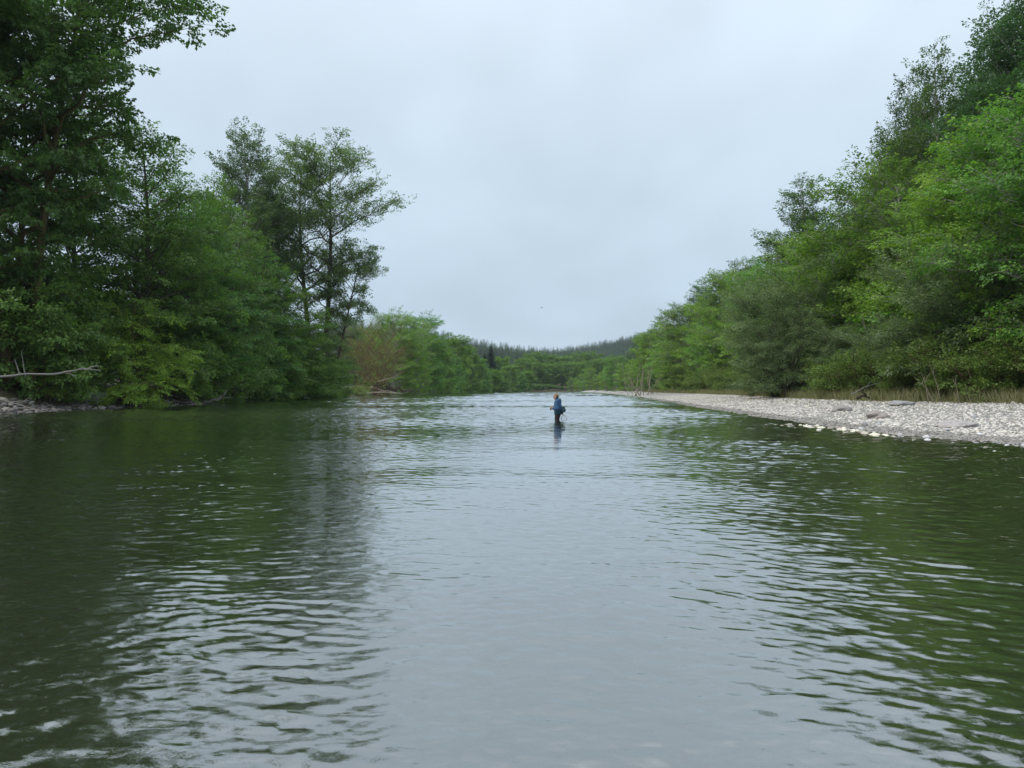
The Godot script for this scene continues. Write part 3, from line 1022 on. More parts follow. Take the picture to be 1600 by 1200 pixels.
func stone(seed_: int, flat: float) -> ArrayMesh:
	var s := SphereMesh.new()
	s.radius = 1.0
	s.height = 2.0
	s.radial_segments = 28
	s.rings = 16
	var a := s.get_mesh_arrays()
	var v: PackedVector3Array = a[Mesh.ARRAY_VERTEX]
	var n := FastNoiseLite.new()
	n.seed = seed_
	n.frequency = 0.6
	n.fractal_octaves = 4
	for k in v.size():
		var q := v[k] * (1.0 + 0.45 * n.get_noise_3dv(v[k] * 1.4))
		v[k] = Vector3(q.x, q.y * flat, q.z)
	var st := SurfaceTool.new()
	var m := arrays_mesh(v, a[Mesh.ARRAY_NORMAL], a[Mesh.ARRAY_INDEX])
	st.create_from(m, 0)
	st.generate_normals()
	return st.commit()

# tens of thousands of small stones as one part: copies of one uneven stone, each turned and squashed its own way
func scatter(called: String, at: Array, shape: Mesh, mat: StandardMaterial3D, shade: Array, parent: Node, r: RandomNumberGenerator) -> void:
	var mm := MultiMesh.new()
	mm.transform_format = MultiMesh.TRANSFORM_3D
	mm.use_colors = true
	mm.mesh = shape
	mm.instance_count = at.size()
	for k in at.size():
		var e: Array = at[k]   # [place, size]
		var turn := Basis.from_euler(Vector3(r.randf() * TAU, r.randf() * TAU, r.randf() * TAU))
		var b := Basis.from_euler(Vector3(r.randf_range(-0.35, 0.35), r.randf() * TAU, r.randf_range(-0.35, 0.35))) * Basis.from_scale(Vector3(1.15, r.randf_range(0.4, 0.75), r.randf_range(0.7, 1.0)) * e[1]) * turn
		mm.set_instance_transform(k, Transform3D(b, e[0]))
		var g := lerpf(shade[0], shade[1], r.randf())
		if r.randf() < 0.05: g *= 0.5
		if e.size() > 2: g *= e[2]   # wet along the waterline
		mm.set_instance_color(k, Color(g * r.randf_range(1.02, 1.1), g, g * r.randf_range(0.86, 0.96)))
	var m: StandardMaterial3D = mat.duplicate()
	m.vertex_color_use_as_albedo = true
	var o := MultiMeshInstance3D.new()
	o.name = called
	o.multimesh = mm
	o.material_override = m
	parent.add_child(o)
	o.set_meta("kind", "stuff")

# ------------------------------------------------------------------ the plants, one of each kind
func make_plants() -> void:
	var bark := grained(lin(0.05, 0.042, 0.03), lin(0.12, 0.105, 0.08), 0.03, 1.2, 2.0, 0.95, 71)
	var moss := grained(lin(0.05, 0.048, 0.02), lin(0.13, 0.105, 0.04), 0.02, 1.4, 3.0, 0.95, 72)
	var pale := grained(lin(0.16, 0.15, 0.13), lin(0.32, 0.3, 0.27), 0.03, 1.2, 1.0, 0.9, 73)
	var red := grained(lin(0.06, 0.035, 0.02), lin(0.13, 0.08, 0.05), 0.03, 1.0, 0.0, 0.9, 74)
	var lm := leaves_mat("leaf")
	var dark_a := Color(0.057, 0.118, 0.031)
	var dark_b := Color(0.117, 0.206, 0.051)
	var ald_a := Color(0.120, 0.227, 0.034)
	var ald_b := Color(0.262, 0.390, 0.063)
	var cot_a := Color(0.062, 0.110, 0.039)
	var cot_b := Color(0.130, 0.195, 0.071)
	var wil_a := Color(0.108, 0.158, 0.071)
	var wil_b := Color(0.186, 0.242, 0.116)
	var maple := sprigs(1, 6, 30, 1.1, 0.26, 0.42, dark_a, dark_b, 0.5, 0.35)
	var alder := sprigs(2, 6, 30, 0.95, 0.17, 0.36, ald_a, ald_b, 0.48, 0.5)
	var deep := sprigs(3, 6, 30, 0.95, 0.19, 0.36, dark_a.lerp(ald_a, 0.35), dark_b.lerp(ald_b, 0.25), 0.48, 0.5)
	var cotton := sprigs(4, 6, 28, 1.0, 0.21, 0.36, cot_a, cot_b, 0.5, 0.7)
	var open_ := sprigs(5, 6, 24, 1.0, 0.2, 0.36, Color(0.090, 0.150, 0.048), Color(0.175, 0.245, 0.080), 0.5, 0.6)
	var willow := sprigs(6, 6, 34, 0.9, 0.2, 0.16, wil_a, wil_b, 0.45, 0.7)
	var lime := sprigs(7, 6, 32, 0.9, 0.12, 0.3, Color(0.139, 0.248, 0.031), Color(0.264, 0.388, 0.054), 0.3, 0.25)
	var brush := sprigs(8, 6, 30, 0.6, 0.12, 0.26, Color(0.093, 0.155, 0.039), Color(0.202, 0.264, 0.070), 0.5, 0.8)
	var far_ := sprigs(9, 6, 34, 1.9, 0.42, 0.42, dark_a.lerp(ald_a, 0.5), dark_b.lerp(ald_b, 0.5), 0.5, 0.6)
	var rust := sprigs(10, 4, 12, 0.8, 0.12, 0.3, Color(0.155, 0.139, 0.046), Color(0.248, 0.217, 0.070), 0.5, 0.8)

	proto["maple"] = grow(101, {"h": 31.0, "r": 8.8, "base": 0.2, "limbs": 112, "kind": "fan", "sprigs": maple, "per_m": 1.75, "rise0": 0.15, "rise1": 0.6, "trunk": 0.62, "droop": -0.05, "loose": 0.24, "sub": 2.0, "stems": 3, "splay": 0.1, "arch": 0.2, "inner": 0.2, "limb_sides": 6}, moss, lm)
	proto["deep_alder"] = grow(102, {"h": 20.0, "r": 5.6, "base": 0.08, "limbs": 74, "kind": "skirt", "sprigs": deep, "per_m": 1.9, "rise0": 0.1, "rise1": 0.8, "trunk": 0.28, "sub": 2.2}, bark, lm)
	proto["deep_alder_b"] = grow(103, {"h": 18.0, "r": 6.2, "base": 0.06, "limbs": 70, "kind": "skirt", "sprigs": deep, "per_m": 1.9, "rise0": 0.0, "rise1": 0.7, "trunk": 0.26, "sub": 2.2, "stems": 2}, bark, lm)
	proto["alder"] = grow(104, {"h": 15.0, "r": 4.8, "base": 0.05, "limbs": 76, "kind": "skirt", "sprigs": alder, "per_m": 2.2, "rise0": 0.15, "rise1": 0.8, "trunk": 0.2, "inner": 0.3, "sub_r": 0.03, "sub": 2.5, "stems": 2}, pale, lm)
	proto["alder_b"] = grow(105, {"h": 14.0, "r": 4.4, "base": 0.04, "limbs": 72, "kind": "skirt", "sprigs": alder, "per_m": 2.2, "rise0": 0.25, "rise1": 0.9, "trunk": 0.2, "inner": 0.3, "sub_r": 0.03, "sub": 2.6, "stems": 3}, pale, lm)
	proto["alder_c"] = grow(106, {"h": 16.0, "r": 5.4, "base": 0.05, "limbs": 80, "kind": "round", "sprigs": alder + deep.slice(3, 6), "per_m": 1.9, "rise0": 0.05, "rise1": 0.8, "trunk": 0.22, "inner": 0.3, "sub_r": 0.03, "sub": 2.3}, pale, lm)
	proto["cottonwood"] = grow(107, {"h": 34.0, "r": 4.9, "base": 0.2, "limbs": 100, "kind": "column", "sprigs": cotton, "per_m": 2.5, "rise0": 0.5, "rise1": 1.25, "trunk": 0.42, "sub_len": 0.42, "loose": 0.28, "sub": 2.2, "arch": 0.05, "gap": 0.08}, pale, lm)
	proto["wide_cottonwood"] = grow(131, {"h": 33.0, "r": 6.8, "base": 0.2, "limbs": 104, "kind": "column", "sprigs": cotton, "per_m": 2.0, "rise0": 0.5, "rise1": 1.0, "trunk": 0.42, "loose": 0.3, "sub": 2.2, "arch": 0.05, "gap": 0.0}, pale, lm)
	proto["cottonwood_b"] = grow(108, {"h": 33.0, "r": 5.4, "base": 0.22, "limbs": 100, "kind": "column", "sprigs": cotton, "per_m": 2.3, "rise0": 0.55, "rise1": 1.25, "trunk": 0.42, "sub_len": 0.42, "loose": 0.28, "sub": 2.2, "stems": 2, "splay": 0.06, "arch": 0.05, "gap": 0.1}, pale, lm)
	proto["open_tree"] = grow(109, {"h": 34.0, "r": 8.8, "base": 0.36, "limbs": 54, "kind": "round", "sprigs": open_, "per_m": 2.5, "rise0": 0.45, "rise1": 0.9, "trunk": 0.66, "splay": 0.07, "sub_r": 0.05, "sub_len": 0.48, "loose": 0.45, "sub": 2.5, "stems": 2, "arch": 0.0, "inner": 0.3, "gap": 0.0}, bark, lm)
	proto["leaning_tree"] = grow(110, {"h": 20.0, "r": 4.4, "base": 0.36, "limbs": 40, "kind": "round", "sprigs": open_, "per_m": 2.8, "rise0": 0.2, "rise1": 0.7, "trunk": 0.36, "loose": 0.4, "sub": 2.6, "lean": Vector3(7.0, 0, 1.5), "inner": 0.3}, bark, lm)
	proto["willow"] = grow(111, {"h": 8.5, "r": 3.6, "base": 0.03, "limbs": 60, "kind": "round", "sprigs": willow, "per_m": 2.6, "rise0": 0.35, "rise1": 1.1, "trunk": 0.14, "sub": 3.2, "stems": 4, "splay": 0.2, "droop": -0.1}, bark, lm)
	proto["willow_b"] = grow(112, {"h": 10.0, "r": 3.8, "base": 0.04, "limbs": 56, "kind": "skirt", "sprigs": willow, "per_m": 2.5, "rise0": 0.3, "rise1": 1.0, "trunk": 0.14, "sub": 3.0, "stems": 3, "splay": 0.15, "droop": -0.15}, bark, lm)
	proto["lime_shrub"] = grow(113, {"h": 7.5, "r": 5.2, "base": 0.06, "limbs": 54, "kind": "skirt", "sprigs": lime, "per_m": 3.0, "rise0": -0.12, "rise1": 0.4, "trunk": 0.16, "sub": 3.2, "stems": 3, "splay": 0.2, "arch": 0.28, "droop": -0.06}, moss, lm)
	proto["dark_shrub"] = grow(114, {"h": 5.0, "r": 3.4, "base": 0.05, "limbs": 40, "kind": "round", "sprigs": deep, "per_m": 2.2, "rise0": 0.0, "rise1": 0.6, "trunk": 0.12, "sub": 2.6, "stems": 3, "splay": 0.2}, moss, lm)
	proto["brush"] = grow(115, {"h": 2.6, "r": 1.5, "base": 0.05, "limbs": 30, "kind": "round", "sprigs": brush, "per_m": 4.0, "rise0": 0.6, "rise1": 1.5, "trunk": 0.035, "sub": 4.0, "stems": 5, "splay": 0.3}, red, lm)
	proto["brush_b"] = grow(116, {"h": 1.7, "r": 1.4, "base": 0.03, "limbs": 30, "kind": "round", "sprigs": brush, "per_m": 4.0, "rise0": 0.4, "rise1": 1.2, "trunk": 0.03, "sub": 4.0, "stems": 5, "splay": 0.4}, red, lm)
	proto["far_alder"] = grow(117, {"h": 18.0, "r": 6.0, "base": 0.05, "limbs": 54, "kind": "skirt", "sprigs": far_, "per_m": 0.95, "rise0": 0.1, "rise1": 0.8, "trunk": 0.25, "sub": 1.6, "twigs": false}, bark, lm)
	proto["far_alder_b"] = grow(118, {"h": 20.0, "r": 6.0, "base": 0.1, "limbs": 56, "kind": "round", "sprigs": far_, "per_m": 0.95, "rise0": 0.1, "rise1": 0.8, "trunk": 0.25, "sub": 1.5, "twigs": false}, pale, lm)
	proto["bare_shrub"] = grow(119, {"h": 12.0, "r": 6.0, "base": 0.06, "limbs": 90, "kind": "round", "sprigs": rust, "per_m": 0.35, "rise0": 0.5, "rise1": 1.2, "trunk": 0.16, "sub": 3.4, "stems": 6, "splay": 0.28}, red, lm)
	proto["spruce"] = conifer(120, 24.0, 4.6, 46, 9, Color(0.014, 0.03, 0.016), Color(0.028, 0.05, 0.026), bark, leaves_mat("needle", Color(0.95, 0.95, 0.95)), 6)
	proto["hill_fir"] = conifer(121, 22.0, 3.6, 16, 6, Color(0.028, 0.062, 0.024), Color(0.062, 0.11, 0.04), bark, leaves_mat("needle"), 2)

func plant_left_bank() -> void:
	var r := RandomNumberGenerator.new()
	r.seed = 500
	# the big dark tree that overhangs the river, and its neighbours
	plant("maple", "maple_tree", "huge dark spreading tree with mossy forked trunks overhanging the river", "tree", "", 30, 49, 0.86, 1.0, 0.4)
	plant("maple", "maple_tree", "dark broad tree half hidden behind the huge mossy overhanging tree", "tree", "", -230, 56, 0.9, 0.95, 2.6)
	plant("deep_alder", "alder_tree", "dark tree close behind the bright lime shrub under the overhanging tree", "tree", "", 225, 62, 1.15, 1.1, 1.0)
	plant("deep_alder", "alder_tree", "tall dark tree filling the gap behind the mossy forked trunks", "tree", "", 120, 66, 1.2, 1.22, 4.0)
	for e in [[-20, 47.0, 1.0], [70, 46.5, 1.1], [135, 48.0, 1.0], [-80, 46.0, 1.2], [185, 51.0, 0.9], [30, 50.0, 1.5], [120, 52.0, 1.5], [-60, 52.0, 1.7]]:
		plant("dark_shrub", "dark_shrub", "dark leafy shrub growing under the huge overhanging tree", "shrub", "shrubs in the shade of the overhanging tree", e[0] - 62, e[1] + 1.5, e[2] * 0.9, e[2] * 1.1, r.randf() * TAU)
	plant("lime_shrub", "lime_shrub", "bright lime green shrub with long level sprays reaching over the water", "shrub", "", 188, 56, 1.0, 1.12, 0.3)
	plant("lime_shrub", "lime_shrub", "small yellow-green shrub low on the stones under the overhanging tree", "shrub", "", 84, 50.0, 0.3, 0.36, 2.0)
	# the slope of alders from the lime shrub to the tall pair of trees
	for e in [["deep_alder", 300, 72, 1.0, 0.95], ["deep_alder_b", 255, 68, 0.95, 0.7], ["deep_alder_b", 345, 79, 1.0, 1.12], ["deep_alder", 330, 86, 1.0, 1.2], ["deep_alder_b", 395, 88, 1.0, 1.0], ["deep_alder", 440, 97, 1.0, 0.88], ["deep_alder_b", 425, 92, 0.9, 0.72], ["deep_alder_b", 470, 104, 0.95, 0.8], ["deep_alder", 270, 80, 1.0, 1.15], ["deep_alder", 365, 96, 1.1, 1.15]]:
		plant(e[0], "alder_tree", "mid green alder in the slope of foliage below the tall cottonwood", "tree", "alders of the wooded bank", e[1], e[2], e[3], e[4], r.randf() * TAU)
	for e in [[290, 67, 1.0], [330, 71, 1.1], [365, 77, 1.1], [400, 83, 1.2], [440, 91, 1.2], [480, 102, 1.2], [505, 108, 1.3], [525, 112, 1.1]]:
		plant("dark_shrub", "bank_shrub", "leafy shrub hanging over the stony foot of the wooded bank", "shrub", "shrubs along the foot of the wooded bank", e[0] - 16, e[1], e[2], e[2], r.randf() * TAU)
	for e in [[455, 100], [487, 108], [430, 92], [515, 113], [540, 125], [560, 138]]:
		plant("brush", "low_bush", "small yellow-green bush at the water's edge of the wooded bank", "bush", "small bushes at the edge of the wooded bank", e[0], e[1], 1.0, 0.9, r.randf() * TAU)
	plant("wide_cottonwood", "cottonwood_tree", "tall cottonwood rising beside the open limbed tree on the wooded bank", "tree", "", 383, 104, 1.0, 1.05, 0.8)
	plant("cottonwood", "cottonwood_tree", "slender cottonwood half hidden behind the tall one on the wooded bank", "tree", "", 425, 122, 0.85, 1.05, 2.8)
	plant("open_tree", "open_tree", "tall airy tree with dark bare limbs showing through thin foliage", "tree", "", 496, 114, 1.08, 1.08, 0.2)
	plant("leaning_tree", "leaning_tree", "dark tree leaning out over the river below the airy tree", "tree", "", 513, 113, 0.8, 1.12, -0.1)
	plant("deep_alder", "alder_tree", "dark small tree at the foot of the leaning tree", "tree", "", 512, 121, 0.8, 0.6, 1.1)
	# beyond the leaning tree
	plant("bare_shrub", "bare_shrub", "brown half bare shrub with arching twigs over the driftwood", "shrub", "", 590, 158, 1.0, 1.1, 0.0)
	plant("bare_shrub", "bare_shrub", "smaller brown half bare shrub behind the arching one", "shrub", "", 560, 168, 1.0, 1.25, 2.0)
	for e in [["alder_c", 615, 186, 1.0, 1.05], ["alder", 645, 192, 1.05, 1.15], ["alder_c", 660, 205, 1.05, 1.1], ["alder", 590, 195, 1.1, 1.1], ["alder_b", 570, 200, 1.1, 1.1], ["alder_b", 630, 210, 1.2, 1.3]]:
		plant(e[0], "round_alder", "full rounded green alder behind the brown half bare shrub", "tree", "rounded alders past the bare shrub", e[1], e[2], e[3] * 1.15, e[4] * 1.15, r.randf() * TAU)

func plant_right_bank() -> void:
	var r := RandomNumberGenerator.new()
	r.seed = 600
	for e in [
		["cottonwood_b", 1596, 62, 1.0, 1.16, "towering cottonwood, the tallest above the cobble bar"],
		["cottonwood", 1466, 77, 0.86, 1.0, "tall pointed cottonwood with thin top beside the towering one"],
		["cottonwood", 1418, 86, 0.85, 1.0, "tall cottonwood just below the pointed one over the bar"],
		["cottonwood", 1385, 92, 0.9, 0.9, "narrow cottonwood on the shoulder of the tall group"],
		["cottonwood_b", 1335, 104, 0.85, 0.72, "short cottonwood in the dip between the tall group and the lone one"],
		["cottonwood", 1255, 118, 1.35, 0.94, "lone cottonwood standing high above the bright alders"],
		["cottonwood_b", 1222, 126, 0.9, 0.66, "cottonwood leaning on the lower side of the lone one"],
	]:
		plant(e[0], "cottonwood_tree", e[5], "tree", "cottonwoods above the cobble bar", e[1], e[2], e[3], e[4], r.randf() * TAU)
	for e in [[1530, 74, 0.9, 0.9], [1640, 58, 1.0, 1.05], [1680, 66, 1.0, 1.1], [1442, 92, 0.85, 1.02], [1502, 80, 0.85, 0.92], [1560, 68, 1.0, 0.98], [1352, 112, 1.0, 0.84], [1312, 118, 1.0, 0.74], [1288, 124, 1.0, 0.78]]:
		plant("cottonwood", "cottonwood_tree", "cottonwood partly hidden behind the towering one above the bar", "tree", "cottonwoods above the cobble bar", e[0], e[1], e[2], e[3], r.randf() * TAU)
	for e in [[1190, 150, 0.76], [1172, 158, 0.78], [1148, 162, 0.78], [1126, 170, 0.74], [1098, 188, 0.78], [1078, 196, 0.76], [1046, 222, 0.7], [1030, 232, 0.64], [1008, 250, 0.56], [985, 280, 0.5]]:
		plant("cottonwood" if r.randf() < 0.5 else "cottonwood_b", "cottonwood_tree", "small grey-green cottonwood in the line descending up the valley", "tree", "line of cottonwoods descending up the valley", e[0], e[1], 1.0, e[2], r.randf() * TAU)
	# the wall of bright alders
	var front := [[1592, 41, 0.75], [1545, 42, 0.62], [1630, 40, 0.9], [1600, 45, 1.15], [1560, 48, 1.15], [1515, 50, 0.95], [1480, 55, 1.1], [1440, 57, 0.95], [1408, 62, 1.1], [1370, 62, 0.95], [1340, 68, 1.1], [1305, 68, 0.9], [1280, 78, 1.1], [1252, 80, 0.9], [1225, 90, 1.0],
		[1200, 98, 1.0], [1172, 104, 0.95], [1150, 116, 1.05], [1124, 122, 0.95], [1100, 134, 1.05], [1078, 142, 1.0], [1055, 156, 1.05], [1035, 168, 0.85], [1014, 184, 0.8], [996, 200, 0.76], [978, 222, 0.74], [962, 246, 0.68], [948, 270, 0.62], [934, 300, 0.58], [922, 330, 0.56], [912, 345, 0.52], [903, 360, 0.48], [894, 375, 0.42]]
	for k in front.size():
		var e: Array = front[k]
		var by := "bright leafy alder reaching to the ground behind the leaning bare saplings"
		if e[0] < 1460: by = "bright green alder behind the pale trunks and the dark stump"
		if e[0] < 1345: by = "bright green alder standing over the soft grey-green willows"
		if e[0] < 1215: by = "bright green alder below the descending line of small cottonwoods"
		if e[0] < 1070: by = "rounded green alder behind the clump of dead stems"
		if e[0] < 985: by = "small green alder past the clump of dead stems, near the far bend"
		plant(["alder", "alder_b", "alder_c"][k % 3], "bright_alder", by, "tree", "wall of bright alders behind the bar", e[0], e[1], e[2] * 1.05, e[2] * r.randf_range(0.84, 1.04), r.randf() * TAU)
	var back := [[1640, 55, 1.3], [1590, 58, 1.3], [1540, 62, 1.3], [1490, 66, 1.3], [1440, 72, 1.3], [1390, 78, 1.35], [1350, 86, 1.3], [1310, 94, 1.3], [1275, 102, 1.2], [1240, 112, 1.2], [1205, 122, 1.15], [1170, 136, 1.2], [1140, 150, 1.2], [1110, 165, 1.2], [1080, 180, 1.2], [1050, 200, 1.2]]
	for k in back.size():
		var e: Array = back[k]
		plant(["alder_c", "alder"][k % 2], "back_alder", "green alder rising behind the bright front row of the bar", "tree", "second row of alders behind the bar", e[0], e[1], e[2], e[2] * 0.7 * r.randf_range(0.92, 1.12), r.randf() * TAU)
	# willows and brush at the edge of the cobbles
	for e in [[1212, 66, 1.15, 1.15], [1232, 62, 0.85, 0.75], [1190, 76, 1.0, 0.9], [1490, 43, 1.0, 0.95], [1448, 46, 0.7, 0.55], [1322, 58, 0.7, 0.6], [1378, 51, 0.65, 0.5]]:
		plant("willow" if r.randf() < 0.5 else "willow_b", "willow_shrub", "soft grey-green willow standing at the back of the cobble bar", "shrub", "willows at the back of the bar", e[0], e[1], e[2], e[3], r.randf() * TAU)
	for k in 64:
		var d := 36.0 + 132.0 * pow((k + r.randf()) / 64.0, 1.4)
		var x := along(veg_edge, d) + r.randf_range(0.0, 1.8)
		var s := r.randf_range(0.4, 1.0) * (1.0 + d * 0.003)
		plant_at("brush" if r.randf() < 0.5 else "brush_b", "bar_brush", "low olive brush along the back edge of the cobble bar", "bush", "brush along the back edge of the bar", x, d, s * 1.15, s, r.randf() * TAU)
	# tall dry grass among the brush
	var t := SurfaceTool.new()
	t.begin(Mesh.PRIMITIVE_TRIANGLES)
	var tuft := []
	for v in 4:
		var g := PackedVector3Array()
		var n := PackedVector3Array()
		var c := PackedColorArray()
		var ix := PackedInt32Array()
		for k in 16:
			var a := r.randf() * TAU
			var b := Vector3(cos(a), 0, sin(a)) * r.randf_range(0.0, 0.14)
			var tip := b * 3.2 + Vector3(r.randf_range(-0.3, 0.3), r.randf_range(0.25, 0.8), r.randf_range(-0.3, 0.3))
			var w := Vector3(-sin(a), 0, cos(a)) * 0.009
			var q := g.size()
			g.append_array(PackedVector3Array([b - w, b + w, b.lerp(tip, 0.6) + w * 0.8 + Vector3(0, 0.06, 0), tip, b.lerp(tip, 0.6) - w * 0.8 + Vector3(0, 0.06, 0)]))
			for x in 5:
				n.append(Vector3(cos(a), 0.6, sin(a)).normalized())
				c.append(Color(0.13, 0.15, 0.05).lerp(Color(0.34, 0.29, 0.16), r.randf()))
			ix.append_array(PackedInt32Array([q, q + 1, q + 4, q + 1, q + 2, q + 4, q + 4, q + 2, q + 3]))
		tuft.append(arrays_mesh(g, n, ix, c))
	for k in 4600:
		var d := 34.0 + 150.0 * pow(r.randf(), 1.4)
		var x := along(veg_edge, d) + r.randf_range(-1.5, 1.4)
		t.append_from(tuft[r.randi() % 4], 0, Transform3D(Basis.from_euler(Vector3(0, r.randf() * TAU, 0)).scaled(Vector3.ONE * r.randf_range(0.55, 1.25)), on_ground(x, d, 0.02)))
	for k in 260:
		var d := 20.0 + 60.0 * r.randf()
		var x := lerpf(along(right_edge, d), along(veg_edge, d), r.randf_range(0.45, 1.0))
		t.append_from(tuft[r.randi() % 4], 0, Transform3D(Basis.from_euler(Vector3(0, r.randf() * TAU, 0)).scaled(Vector3.ONE * r.randf_range(0.15, 0.4)), on_ground(x, d, 0.0)))
	var o := part("grass", t.commit(), leaves_mat("grass"), self)
	tag(o, "tall dry grass along the back edge of the cobble bar", "grass", "", "stuff")

func plant_far() -> void:
	var r := RandomNumberGenerator.new()
	r.seed = 700
	var row := [[690, 226, 0.85], [676, 215, 0.9], [704, 245, 0.85], [716, 262, 0.85], [730, 285, 0.85], [742, 300, 0.8], [752, 315, 0.85], [768, 330, 0.85], [783, 345, 0.8], [797, 360, 0.8], [810, 372, 0.85], [822, 384, 0.8], [700, 275, 1.1], [722, 300, 1.15], [745, 340, 1.1], [785, 385, 1.05], [812, 405, 1.0]]
	for k in row.size():
		var e: Array = row[k]
		plant(["far_alder", "far_alder_b"][k % 2], "valley_alder", "rounded green alder in the row receding along the far bank", "tree", "alders receding along the far bank", e[0], e[1], e[2] * 0.82, e[2] * (0.95 if e[1] < 270.0 else 0.78) * r.randf_range(0.75, 1.2), r.randf() * TAU)
	for e in [[834, 420, 0.9], [848, 432, 0.85], [862, 470, 0.9], [876, 480, 0.8], [892, 470, 0.95], [905, 452, 0.9], [918, 430, 0.85], [930, 420, 0.9], [852, 500, 1.1], [872, 520, 1.05], [888, 540, 1.1], [908, 520, 1.15], [925, 500, 1.1], [836, 480, 1.1], [820, 460, 1.1], [945, 440, 1.0]]:
		plant("far_alder_b", "valley_tree", "hazy grey-green tree at the bend where the river ends", "tree", "trees at the far bend", e[0], e[1], e[2] * 0.95, e[2] * (0.8 if e[1] < 475.0 else 0.98), r.randf() * TAU)
	for k in 16:
		var x := -33.0 + k * 4.3 + r.randf_range(-1.0, 1.0)
		plant_at("dark_shrub", "shore_shrub", "low shrub along the shore of the far bend", "shrub", "shrubs along the far bend", x, 399.0 + r.randf_range(0.0, 3.0), 0.8, r.randf_range(0.35, 0.75) if x > 14.0 and x < 34.0 else r.randf_range(0.6, 1.0), r.randf() * TAU, 0.3)
	plant("spruce", "spruce_tree", "dark pointed spruce, the tallest above the far row of alders", "tree", "", 767, 375, 1.5, 1.0, 0.5)
	plant("spruce", "spruce_tree", "lower dark spruce beside the tallest one of the far row", "tree", "", 757, 380, 1.7, 0.85, 1.5)
	plant("spruce", "spruce_tree", "dark spruce standing apart in front of the far hill", "tree", "", 738, 360, 1.5, 0.82, 2.5)
	for e in [[820, 640, 1.15], [826, 655, 1.2], [843, 650, 1.3], [905, 640, 1.0], [812, 620, 1.05]]:
		var o := plant("spruce", "skyline_spruce", "spruce whose pointed top breaks the skyline at the end of the valley", "tree", "skyline spruces at the end of the valley", e[0], e[1], e[2] * 0.8, e[2], r.randf() * TAU)
		o.position.y = maxf(o.position.y, hill_height(o.position.x, o.position.z) - 0.5)
	# the forest on the hills: one mass
	var mm := MultiMesh.new()
	mm.transform_format = MultiMesh.TRANSFORM_3D
	mm.mesh = (proto["hill_fir"].get_node("crown") as MeshInstance3D).mesh
	var at := []
	for k in 9000:
		var d := 590.0 + 1050.0 * pow(r.randf(), 0.8)
		var x := r.randf_range(-0.24, 0.22) * d
		var s := r.randf_range(0.5, 1.1)
		var broad := 2.1 if r.randf() < 0.3 else 1.25   # some stands of broad crowns among the spires
		at.append(Transform3D(Basis.from_euler(Vector3(0, r.randf() * TAU, 0)).scaled(Vector3(s * broad, s * (0.72 if broad > 2.0 else 1.0), s * broad)), Vector3(x, hill_height(x, -d) - 0.4, -d)))
	mm.use_colors = true
	mm.instance_count = at.size()
	for k in at.size():
		mm.set_instance_transform(k, at[k])
		var g := r.randf_range(0.7, 1.5)
		mm.set_instance_color(k, Color(g * r.randf_range(0.85, 1.25), g, g * r.randf_range(0.8, 1.0)))
	var w := MultiMeshInstance3D.new()
	w.name = "hill_forest"
	w.multimesh = mm
	w.material_override = leaves_mat("needle")
	add_child(w)
	tag(w, "dark conifer forest covering the distant hills", "forest", "", "stuff")

